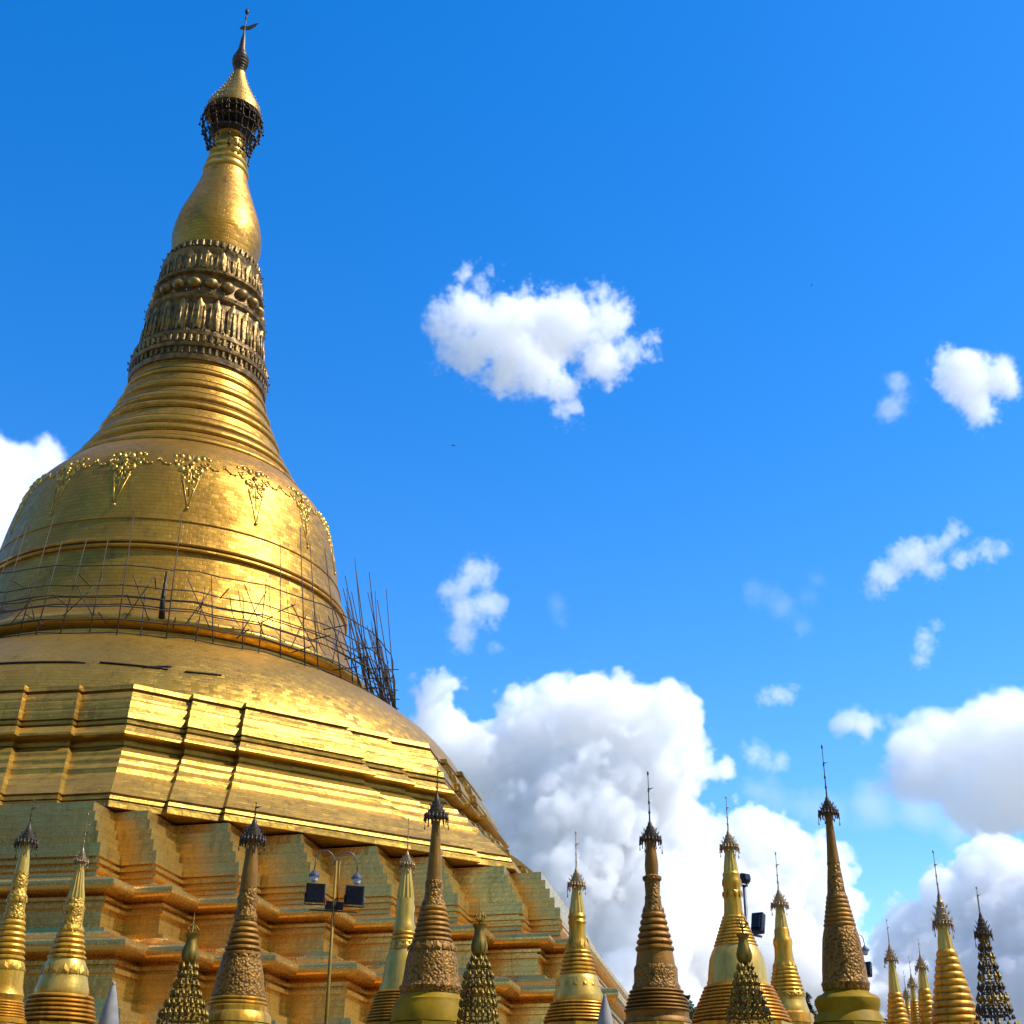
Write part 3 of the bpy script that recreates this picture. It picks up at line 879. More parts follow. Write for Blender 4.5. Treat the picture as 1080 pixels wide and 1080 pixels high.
# lit gold with lotus-petal bell
small_stupa('bright gold stupa with triangular petals on its bell, just left of the sky gap', 609, 1000, 38,
    [('plinth', 'gilt_orange', [(1080, 37)] + rolls(1079, 36, 1057, 27, 3, 0.14), {}),
     ('bell', 'silver', [(1057, 26), (1054, 26.5), (1050, 26), (1044, 23.8), (1034, 22), (1030, 20), (1028, 18)], {}),
     ('ring_spire', 'gilt', rolls(1029, 18.5, 1002, 12.8, 6, 0.16), {}),
     ('lotus_drum', 'gilt', [(1003, 12.8), (999, 12), (992, 9.6), (988, 9), (982, 8.6), (976, 8.6), (973, 9.8), (970, 8.6), (967, 9.6), (964, 8.4)], {}),
     ('ribbed_cone', 'silver', [(964, 7.8), (961, 7.9), (948, 6), (934, 4)], dict(flute=12, famp=0.05, seg=72))],
    (914, 934, 8.6, 'crown', 876, dict(tassels=12)), petals=((1044, 22.6, 14, 'gilt', True, 11), (1003, 12.4, 10, 'gilt', True, 11)))
# first against the sky
small_stupa('bronze stupa with bulging bud and near-black crown, standing against the huge cumulus', 689, 960, 30,
    [('plinth', 'bronze', [(1080, 36), (1077, 35.5), (1074, 33), (1068, 33.5)] + rolls(1068, 33, 1044, 26, 3, 0.16), {}),
     ('bell', 'bronze_relief', [(1044, 25.5), (1041, 25.5), (1037, 23.4), (1030, 23), (1022, 23), (1019, 21.6)], {}),
     ('ring_spire', 'bronze', [(1019, 20.8), (1011, 19.8), (1004, 18.6)] + rolls(1004, 19, 962, 11, 6, 0.22), {}),
     ('lotus_drum', 'bronze_relief', [(962, 10.6), (959, 9.8), (950, 8.4), (946, 8.6), (944, 7.6), (930, 8.2), (928, 10), (925, 10), (923, 6.6)], {}),
     ('bud', 'bronze', [(923, 6.6), (918, 7.0), (912, 7.2), (904, 6.4), (892, 5), (882, 4.2)], {})],
    (864, 886, 10.4, 'crown_dark', 813, dict(tassels=14)), petals=((963, 10.8, 12, 'bronze', True, 7),))
# wide gold bell with fluted cone
small_stupa('broad shiny gold stupa with smooth wide bell, just left of the floodlight mast', 773.5, 960, 41,
    [('plinth', 'gilt_orange', [(1080, 52)] + rolls(1079, 51, 1040, 34, 5, 0.10), {}),
     ('bell', 'silver', [(1040, 32.5), (1037, 33), (1033, 31.6), (1024, 30.6), (1012, 28.6), (1004, 25.5), (998, 22)], {}),
     ('ring_spire', 'gilt', rolls(999, 22.5, 966, 11.2, 9, 0.10), {}),
     ('lotus_drum', 'gilt', [(966, 10.8), (962, 10), (952, 9.4), (944, 9.2), (936, 9.2), (933, 10.4), (929, 10.2), (926, 8.8), (922, 9.2), (920, 8)], {}),
     ('ribbed_cone', 'silver', [(920, 7.4), (914, 7), (904, 5.6), (893, 4.0)], dict(flute=12, famp=0.05, seg=72))],
    (874, 894, 9, 'crown', 839, dict(tassels=12)), petals=((940, 9.6, 10, 'gilt', False, 8),))
# behind it
small_stupa('slender gold stupa with grey pointed crown, between floodlight mast and dark brown stupa', 826, 1000, 52,
    [('plinth', 'gilt_orange', [(1080, 27), (1070, 25), (1068, 22)], {}),
     ('bell', 'silver', [(1069, 21.8), (1066, 22), (1062, 20.5), (1056, 19)], {}),
     ('ring_spire', 'gilt', [(1056, 19), (1050, 18.5)] + rolls(1050, 18.4, 1020, 11.8, 7, 0.12), {}),
     ('lotus_drum', 'gilt', [(1021, 12), (1018, 11), (1008, 9.6), (1000, 9.2), (995, 10.2), (991, 9.8), (988, 8.2), (981, 8), (979, 7)], {}),
     ('ribbed_cone', 'silver', [(979, 6.8), (968, 5.6), (955, 3.4)], dict(flute=12, famp=0.04, seg=72))],
    (936, 955, 8.4, 'crown', 898, dict(tassels=10)), petals=((1052, 18.8, 14, 'gilt', True, 7), (1022, 11.8, 10, 'gilt', True, 7)))
# the big brown one
small_stupa('tall dark brown carved stupa on a bulging ochre base, tallest one against the sky', 884, 960, 24,
    [('plinth', 'ochre', [(1080, 38), (1074, 35), (1068, 31.5), (1064, 32.5), (1060, 34), (1055, 34), (1051, 31), (1049, 26), (1046, 22.5)], {}),
     ('bell', 'bronze_relief', [(1046, 22), (1042, 24.2), (1038, 25.4), (1034, 23.6), (1022, 22.8), (1006, 21.2), (990, 19.4), (980, 17), (978, 16)], {}),
     ('ring_spire', 'bronze', rolls(978, 16.4, 944, 10.2, 7, 0.10), {}),
     ('lotus_drum', 'bronze_relief', [(944, 10), (941, 9.4), (930, 8.4), (914, 6.6), (910, 7)], {}),
     ('bud', 'bronze', [(910, 6.6), (895, 5.4), (875, 4.2), (856, 3.2)], {})],
    (838, 858, 9.6, 'crown_dark', 785, dict(tassels=14)), base_mat='ochre', petals=((1046, 22.5, 20, 'bronze', False, -6),))
# right-hand cluster
small_stupa('small bright gold stupa right of the curved lantern, with rings and a pale cone', 943, 1040, 62,
    [('ring_spire', 'gilt_orange', [(1080, 11.5)] + rolls(1079, 11, 1047, 6.8, 6, 0.16), {}),
     ('ribbed_cone', 'silver', [(1047, 6.2), (1036, 5.2), (1024, 4), (1012, 2.4)], dict(flute=10, famp=0.05, seg=60))],
    (994, 1013, 6.4, 'crown', 969, dict(tassels=9)), group='far small stupas at the right')
small_stupa('small gold stupa with rounded crown, close to the left of the tall ringed gold stupa', 975, 1045, 66,
    [('ring_spire', 'gilt_orange', [(1080, 10)] + rolls(1079, 9.8, 1043, 6.2, 6, 0.16), {}),
     ('ribbed_cone', 'silver', [(1043, 5.6), (1032, 4.8), (1020, 2.6)], dict(flute=10, famp=0.05, seg=60))],
    (1005, 1021, 6, 'crown', 990, dict(tassels=9)), group='far small stupas at the right')
small_stupa('thin gold stupa half hidden behind the small one with the rounded crown', 964, 1055, 74,
    [('ring_spire', 'gilt_orange', [(1080, 6.5)] + rolls(1079, 6.3, 1055, 4, 4, 0.14), {}), ('bud', 'silver', [(1055, 3.6), (1038, 2)], {})],
    (1026, 1040, 4.6, 'crown', 1008, dict(tassels=8)), group='far small stupas at the right')
small_stupa('tiny pale stupa tip, second from the left in the far huddle of thin spires', 957, 1060, 82,
    [('ring_spire', 'gilt', [(1080, 5)] + rolls(1079, 4.8, 1062, 3, 3, 0.14), {}), ('bud', 'silver', [(1062, 2.8), (1050, 1.6)], {})],
    (1040, 1052, 4, 'crown', 1024, dict(tassels=8)), group='far small stupas at the right')
small_stupa('tiny grey needle-topped stupa, leftmost in the far huddle of thin spires', 951, 1062, 88,
    [('ring_spire', 'gilt', [(1080, 4.4)] + rolls(1079, 4.2, 1068, 3, 2, 0.14), {}), ('bud', 'silver', [(1068, 2.6), (1060, 1.5)], {})],
    (1048, 1061, 3.4, 'crown', 1027, dict(tassels=8)), group='far small stupas at the right')
small_stupa('tall ringed orange-gold stupa with a wide conical crown, left of the openwork metal tree', 999, 1010, 46,
    [('ring_spire', 'gilt_orange', [(1080, 25)] + rolls(1079, 24.5, 1002, 9.4, 10, 0.14), {}),
     ('ribbed_cone', 'silver', [(1002, 8.4), (994, 7.6), (984, 6), (974, 5.4)], dict(flute=10, famp=0.05, seg=60))],
    (938, 976, 9.4, 'crown', 896, dict(tassels=12)))

# ------------------------------------------------------------------ ornamental metal trees
def metal_tree(label, x, y, Y, top, tiers_px, vase, mat, mcup, umbrella=None):
    P = at(x, y, Y)
    root = thing('metal_tree', label, 'metal tree', (P.x, P.y, 0), 'ornamental metal offering trees')
    k = px_m(P, height_at(P, 1020))
    H = lambda yy: height_at(P, yy)
    m = MB()
    m.tube([(0, 0, 0), (0, 0, H(top+10))], 3.0*k, 8, 0.8*k)
    m.lathe([(14*k, 0), (14*k, 0.3), (8*k, 0.35), (7*k, 0.8), (3*k, 1.0)], 16)
    m.build('pole', M[mat], root)
    if umbrella:
        crown_of(P, umbrella[0], umbrella[1], umbrella[2], root, M['crown_dark'], top, tassels=10)
    else:
        # curled finial
        m = MB()
        z0, z1 = H(top+32), H(top)
        m.tube([(0, 0, z0), (0, 0, z0+(z1-z0)*0.5), (0, 0, z1)], 1.2*k, 6, 0.3*k)
        for a in range(5):
            an = 2*pi*a/5
            pts = [((1.0+5*sin(pi*t))*k*cos(an), (1.0+5*sin(pi*t))*k*sin(an), z0 + (z1-z0)*(0.25 + 0.35*t)) for t in [i/8 for i in range(9)]]
            m.tube(pts, 0.7*k, 5, 0.4*k)
            m.ball(pts[4], 1.3*k, 6, 4)
        m.build('finial', M[mat], root)
    if vase:
        y0, y1, hw = vase
        za, zb = H(y0), H(y1)
        m = MB()
        m.lathe(smooth_prof([(1.5*k, za), (hw*0.7*k, za+(zb-za)*0.12), (hw*k*0.9, za+(zb-za)*0.35), (hw*0.6*k, za+(zb-za)*0.7), (hw*0.55*k, za+(zb-za)*0.85), (hw*0.8*k, zb)], 4), 18, flute=9, famp=0.12)
        m.build('vase', M[mat], root)
    for ti, (yy, hw) in enumerate(tiers_px):
        m = MB()
        z = H(yy)
        R = hw*k
        n = max(7, int(hw*0.9))
        m.tube([(R*0.86*sin(2*pi*i/24), -R*0.86*cos(2*pi*i/24), z) for i in range(25)], 0.7*k, 5, cap=False)
        for i in range(n):
            a = 2*pi*(i + 0.5*(ti % 2))/n
            ca, sa = cos(a), sin(a)
            m.tube([(0, 0, z-2*k), (R*0.5*sa, -R*0.5*ca, z-3.5*k), (R*0.86*sa, -R*0.86*ca, z)], 0.6*k, 4)
            # upturned leaf cup on a stalk, and a hanging bell
            c = Vector((R*0.9*sa, -R*0.9*ca, z))
            m.lathe([(0.3*k, c.z), (1.7*k, c.z+1.6*k), (2.2*k, c.z+3.6*k), (1.4*k, c.z+5.0*k), (0.2*k, c.z+8*k)], 6, c.x, c.y)
            m.cone(c + Vector((sa*1.4*k, -ca*1.4*k, -5.5*k)), 1.6*k, 4.5*k, (0, 0, 1), 6, 0.4*k)
        m.build('leaf_tier', M[mcup if ti % 2 == 0 else mat], root)
    # remaining tiers below the picture's edge
    yb, wb = tiers_px[-1]
    zz = H(yb)
    i = 1
    while zz - i*16*k > 1.2 and i < 7:
        m = MB()
        R = (wb + 3*i)*k
        z = zz - i*16*k
        for j in range(14):
            a = 2*pi*j/14
            m.tube([(0, 0, z-2*k), (R*sin(a), -R*cos(a), z)], 0.6*k, 4)
            m.lathe([(0.3*k, z), (1.9*k, z+2*k), (2.2*k, z+4*k), (0.2*k, z+8*k)], 6, R*sin(a), -R*cos(a))
        m.build('leaf_tier', M[mcup], root)
        i += 1
    return root

metal_tree('tarnished metal tree of tiered leaf cups, left of the carved weathered stupa', 199, 1020, 27, 962,
           [(1024, 10), (1032, 11), (1043, 14), (1053, 17), (1063, 22), (1074, 27)], (1018, 985, 9), 'tree_gold', 'tree_gold')
metal_tree('tarnished metal tree of leaf cups between dark carved stupa and gold petal-belled one', 505, 1020, 24, 948,
           [(1016, 9), (1023, 13), (1033, 16.5), (1043, 18), (1053, 19.5), (1063, 20.5), (1074, 22)], (1010, 975, 9), 'tree_gold', 'tree_gold')
metal_tree('tarnished metal tree of tiered leaf cups, in front of the broad shiny gold stupa', 786, 1020, 25, 955,
           [(1024, 9), (1033, 12.5), (1041, 14.5), (1050, 17), (1060, 20), (1071, 24)], (1018, 985, 8.5), 'tree_gold', 'tree_gold')
metal_tree('dark openwork metal tree under a conical crown, at the right edge', 1042, 1020, 36, 935,
           [(994, 4.5), (1003, 6.5), (1013, 8), (1023, 10), (1034, 12), (1045, 14), (1057, 16.5), (1069, 19)], None, 'crown_dark', 'tree_gold', (960, 986, 8.2))

# ------------------------------------------------------------------ lamps
def flood(m_h, m_g, root, c, size, face, tilt=0.0, name='floodlight'):
    c = Vector(c)
    f = Vector(face).normalized()
    s = Vector((0, 0, 1)).cross(f).normalized() * -1
    u = s.cross(f) * -1
    if u.z < 0: u = -u
    w, d, h = size
    b = MB().box(c, (w, d, h), s, f, u, w*0.06)
    b.box(c - f*(d*0.62), (w*0.7, d*0.35, h*0.7), s, f, u)
    o = b.build(name, m_h, root)
    MB().box(c + f*(d*0.5+0.004), (w*0.86, 0.02, h*0.82), s, f, u).build('glass', m_g, o)
    m = MB()
    m.tube([c - s*(w*0.53) + u*0.0, c - s*(w*0.53) - u*(h*0.6), c + s*(w*0.53) - u*(h*0.6), c + s*(w*0.53)], 0.012+w*0.01, 5)
    m.build('bracket', m_h, o)
    return o

def lantern(root, pts, k, scale=1.0):
    """arched arm ending in a hanging lantern"""
    MB().tube(pts, 0.6*k, 6).build('arm', M['steel'], root)
    e = Vector(pts[-1])
    o = MB().lathe([(0.2*k, e.z), (1.6*k, e.z-1*k), (5.6*k, e.z-5.4*k), (5.8*k, e.z-7.5*k), (4.6*k, e.z-7.7*k)], 14, e.x, e.y).build('lantern', M['steel'], root)
    MB().lathe([(4.2*k, e.z-7.6*k), (4.3*k, e.z-9*k), (3.6*k, e.z-12*k), (1.6*k, e.z-13.4*k), (0.2*k, e.z-13.6*k)], 14, e.x, e.y).build('globe', M['lantern'], o)

P = at(349, 1000, 30)
root = thing('lamp_post', 'gold lamp post with two arched lanterns and two big square floodlights, before the terraces', 'lamp post', (P.x, P.y, 0))
zt = height_at(P, 908)
k = px_m(P, zt)
MB().tube([(0, 0, 0), (0, 0, zt*0.6), (0, 0, zt)], 2.6*k, 10, 1.3*k).lathe([(6*k, 0), (6*k, .5), (4*k, .6), (3*k, 1.0)], 12).build('pole', M['pole_gold'], root)
zb = height_at(P, 961)
MB().tube([(-25*k, 0, zb), (25*k, 0, zb)], 0.9*k, 6).tube([(3.5*k, 0, zb), (3.5*k, 0, zt)], 0.8*k, 6).build('crossbar', M['pole_gold'], root)
for s in (-1, 1):
    z0 = height_at(P, 906)
    pts = [(s*(12 - 10.5*cos(pi*t))*k, 0, z0 - 6*k + (14*sin(pi*t))*k) for t in [i/12 for i in range(12)]] + [(s*22.5*k, 0, z0 - 12*k)]
    lantern(root, pts, k)
    flood(M['lamp_black'], M['lamp_glass'], root, (s*20.5*k, -0.1, height_at(P, 944)), (19.5*k, 7*k, 19*k), (0.05*s, -1, -0.12))
    flood(M['lamp_black'], M['lamp_glass'], root, (s*5.2*k, -0.1, height_at(P, 956)), (7.5*k, 5*k, 8.5*k), (0.1*s, -1, -0.2))

P = at(788, 980, 44)
root = thing('floodlight_mast', 'grey steel mast carrying two black floodlights, behind the broad shiny gold stupa', 'floodlight')
root.location = (P.x, P.y, 0)
zt = height_at(P, 934); k = px_m(P, zt)
MB().tube([(0, 0, 0), (0, 0, zt)], 3.2*k, 10, 1.8*k).build('pole', M['steel'], root)
MB().tube([(-4*k, 0, zt), (4*k, 0, zt)], 1.2*k, 6).tube([(0, 0, height_at(P, 985)), (16*k, 0, height_at(P, 987))], 1.3*k, 6).tube([(-3*k, 0, zt), (-3*k, 0, zt+4*k)], 0.9*k, 5).tube([(3*k, 0, zt), (3*k, 0, zt+4*k)], 0.9*k, 5).build('crossbar', M['steel'], root)
flood(M['lamp_black'], M['lamp_glass'], root, (0.5*k, 0, height_at(P, 926.5)), (11.5*k, 7*k, 8.5*k), (-0.4, 0.9, -0.2))
flood(M['lamp_black'], M['lamp_glass'], root, (13*k, 0, height_at(P, 973)), (13*k, 8*k, 20*k), (0.75, 0.6, -0.28))

P = at(905, 1030, 30)
root = thing('lamp_post', 'lamp post with one curved lantern and small floodlight, right behind the tall brown stupa', 'lamp post', (P.x, P.y, 0))
zt = height_at(P, 992); k = px_m(P, zt)
MB().tube([(0, 0, 0), (0, 0, zt)], 1.7*k, 8, 1.2*k).build('pole', M['steel'], root)
z0 = zt
pts = [((5.5 - 5.5*cos(pi*t*0.93))*k, 0, z0 + (6.5*sin(pi*t*0.93))*k) for t in [i/10 for i in range(11)]]
pts.append((pts[-1][0] + 0.6*k, 0, z0 - 4*k))
lantern(root, pts, k*0.78)
MB().tube([(0, 0, height_at(P, 1030)), (9*k, 0, height_at(P, 1029))], 0.9*k, 5).build('crossbar', M['steel'], root)
flood(M['lamp_black'], M['lamp_glass'], root, (9.5*k, -0.1, height_at(P, 1022.5)), (8.5*k, 6*k, 14*k), (0.7, 0.7, -0.35))

# ------------------------------------------------------------------ grey cement spires
def cement_spire(label, x, ytop, Y, hw):
    P = at(x, 1060, Y)
    root = thing('cement_spire', label, 'spire', (P.x, P.y, 0), 'grey cement spires')
    zt = height_at(P, ytop); k = px_m(P, zt)
    zb = height_at(P, 1080)
    MB().lathe([(hw*1.6*k, 0), (hw*1.6*k, zb*0.5), (hw*1.3*k, zb*0.5+0.02), (hw*1.2*k, zb*0.85), (hw*k, zb*0.86), (hw*0.95*k, zb), (hw*0.72*k, zb+(zt-zb)*0.35), (hw*0.42*k, zb+(zt-zb)*0.7), (hw*0.2*k, zb+(zt-zb)*0.93)], 20, hard=0.5).build('body', M['stone'], root)
    MB().ball((0, 0, zt - 1.6*k), 2.0*k, 10, 8, 1, 1, 1.3).build('finial', M['stone'], root)
cement_spire('small grey cement spire tip low between the ribbed stupa and the leftmost metal tree', 117, 1036, 31, 11)
cement_spire('small grey cement spire tip at the bottom edge, right beside the gold petal-belled stupa', 638, 1050, 33, 9)

# ------------------------------------------------------------------ trees beyond
def leafy_tree(label, x, ytop, Y, R, seed):
    rn = random.Random(seed)
    P = at(x, 1060, Y)
    zt = height_at(P, ytop)
    root = thing('leafy_tree', label, 'tree', (P.x, P.y, 0), 'green trees beyond the stupas')
    m = MB()
    m.tube([(0, 0, 0), (0.1, 0, zt*0.3), (-0.1, 0.1, zt*0.55)], 0.35, 9, 0.2)
    for i in range(7):
        a = 2*pi*i/7
        m.tube([(0, 0, zt*0.45), (R*0.35*cos(a), R*0.35*sin(a), zt*0.62), (R*0.7*cos(a), R*0.7*sin(a), zt*0.78)], 0.14, 6, 0.04)
    m.build('trunk', M['bark'], root)
    m = MB()
    clumps = []
    for i in range(46):
        a, e, q = rn.uniform(0, 2*pi), rn.uniform(-0.5, 1.0), rn.uniform(0.35, 1.0)
        clumps.append((R*q*cos(a), R*q*sin(a), zt*0.72 + (zt*0.27)*e*math.sqrt(max(0.05, 1-q*q*0.75)), R*rn.uniform(0.14, 0.26)))
    for (cx, cy, cz, cr) in clumps:
        for j in range(95):
            d = Vector((rn.gauss(0, 1), rn.gauss(0, 1), rn.gauss(0, 0.8)))
            p = Vector((cx, cy, cz)) + d.normalized()*cr*rn.random()**0.4
            if p.z > zt: p.z = zt - rn.random()*0.4
            u = Vector((rn.gauss(0, 1), rn.gauss(0, 1), rn.gauss(0, 0.5))).normalized()
            v = u.cross(Vector((rn.gauss(0, 1), rn.gauss(0, 1), rn.gauss(0, 1)))).normalized()
            l, w = rn.uniform(0.16, 0.3), rn.uniform(0.07, 0.13)
            b = len(m.v)
            for q in (p-u*l, p+v*w, p+u*l, p-v*w): m.v.append(tuple(q))
            m.face([b, b+1, b+2, b+3])
    m.build('crown', M['leaf'], root)
leafy_tree('dark green tree top showing low between the bronze and the broad gold stupa', 722, 1050, 70, 2.6, 3)
leafy_tree('dark green tree top showing low between the slender gold stupa and the brown one', 856, 1044, 72, 2.0, 4)
leafy_tree('dark green tree top peeping out low at the right foot of the brown stupa', 930, 1064, 72, 1.6, 6)

# ------------------------------------------------------------------ birds
def bird(label, x, y, dist, span, roll, dive):
    P = CAM + ray(x, y)*dist
    root = thing('bird', label, 'bird', P, 'birds in flight')
    m = MB()
    body = [(-0.22, 0.015), (-0.15, 0.04), (-0.02, 0.055), (0.10, 0.045), (0.17, 0.03), (0.21, 0.012)]
    base = 0
    m.tube([(x_*span*0.9, 0, 0) for x_, r in body], 0.05*span, 8, 0.02*span)
    m.ball((0.19*span, 0, 0.01*span), 0.05*span, 8, 6)
    m.cone((0.23*span, 0, 0.01*span), 0.018*span, 0.06*span, (1, 0, -0.1), 5)
    for s in (-1, 1):
        b = len(m.v)
        for q in ((0.10, 0.03, 0.02), (0.13, 0.26, 0.14), (0.02, 0.52, 0.10), (-0.06, 0.28, 0.11), (-0.08, 0.03, 0.01)):
            m.v.append((q[0]*span, s*q[1]*span, q[2]*span))
        for q in ((0.10, 0.03, 0.0), (0.13, 0.26, 0.125), (0.02, 0.52, 0.095), (-0.06, 0.28, 0.10), (-0.08, 0.03, -0.01)):
            m.v.append((q[0]*span, s*q[1]*span, q[2]*span))
        m.face([b, b+1, b+2, b+3, b+4] if s > 0 else [b+4, b+3, b+2, b+1, b])
        m.face([b+9, b+8, b+7, b+6, b+5] if s > 0 else [b+5, b+6, b+7, b+8, b+9])
        for j in range(5):
            j2 = (j+1) % 5
            m.face([b+j, b+5+j, b+5+j2, b+j2] if s > 0 else [b+j2, b+5+j2, b+5+j, b+j])
    b = len(m.v)
    for q in ((-0.16, 0.03, 0.0), (-0.32, 0.07, 0.0), (-0.32, -0.07, 0.0), (-0.16, -0.03, 0.0), (-0.16, 0.03, -0.012), (-0.32, 0.07, -0.012), (-0.32, -0.07, -0.012), (-0.16, -0.03, -0.012)):
        m.v.append(tuple(c*span for c in q))
    m.face([b, b+1, b+2, b+3]); m.face([b+7, b+6, b+5, b+4])
    for j in range(4):
        m.face([b+j, b+4+j, b+4+(j+1) % 4, b+(j+1) % 4])
    m.build('body', M['feather'], root)
    root.rotation_euler = (roll, dive, 0.3)
bird('black bird gliding under the big lone cloud, in the middle of the sky', 478, 470, 160, 0.95, 0.5, -0.2)
bird('tiny dark bird speck high at the upper right sky', 856, 301, 330, 0.8, -0.3, 0.1)
bird('tiny dark bird speck below the streaky cloud at the right', 994, 620, 330, 0.8, 0.4, 0.2)

# ------------------------------------------------------------------ halls added unseen behind the camera, dark shapes for the gold to reflect
M['roof'] = plain('added_hall_roof', (0.10, 0.055, 0.04), 0.7)
M['hall'] = plain('added_hall_wall', (0.16, 0.10, 0.06), 0.8)
def hall(x, y, rz, sx):
    root = thing('added_hall', 'added dark hall with stacked roofs, unseen behind the viewer, darkening the gold', 'hall', (x, y, 0), 'added halls behind the viewer', rz)
    m = MB(); m.box((0, 0, 0.5), (22*sx, 13, 1.0)); m.box((0, 0, 4.6), (18*sx, 9.5, 7.2))
    for i in range(8):
        for s_ in (-1, 1):
            m.tube([((-10+i*20/7)*sx, s_*6, 1.0), ((-10+i*20/7)*sx, s_*6, 8.0)], 0.35, 10)
    m.build('hall_body', M['hall'], root)
    z, w, d = 8.0, 13.0*sx, 8.5
    for t in range(5):
        ring = lambda o, w=w, d=d: [(-w-o, -d-o), (w+o, -d-o), (w+o, d+o), (-w-o, d+o)]
        MB().sweep(ring, [(-d*0.55, z+3.6), (-d*0.25, z+1.6), (0, z), (0.15, z-0.25), (-1.0, z-0.3)]).build('roof', M['roof'], root)
        z += 4.6; w *= 0.82; d *= 0.82
    MB().lathe([(1.6, z-1.5), (1.0, z+0.5), (1.1, z+0.7), (0.5, z+3), (0.6, z+3.2), (0.1, z+6), (0.02, z+8)], 12).build('spire', M['roof'], root)
for i, (x, y, rz, sx) in enumerate(((-118, -92, 1.1, 1.1), (-92, -122, 0.7, 1.2), (-140, -62, 1.4, 1.2))):
    hall(x, y, rz, sx*1.2)

rn = random.Random(9)
m = MB()  # leaf mass added out of view, darkens what the terrace fronts reflect
for i in range(110):
    a = radians(-32 - 75*rn.random())
    R = rn.uniform(100, 122)
    z = rn.uniform(4, 40)
    r = rn.uniform(4.5, 7.5) * (1.0 if z < 30 else 0.75)
    b = len(m.v)
    m.ball((R*sin(a), -R*cos(a), z), r, 14, 10)
    for k in range(b, len(m.v)):
        v = Vector(m.v[k]); j = rn.uniform(-.9, .9)
        m.v[k] = (v.x + j*rn.random(), v.y + j, v.z + rn.uniform(-.8, .8))
M['belt_leaf'] = plain('brown_green_leaf', (0.075, 0.062, 0.035), 0.7, 0.0, 0.4, 0.6)  # leaf colour browned to keep green out of the gold's reflections
tag(m.build('added_treeline', M['belt_leaf']), 'added belt of tall dark trees, unseen behind the viewer, darkening the gold', 'added_treeline', kind='stuff')

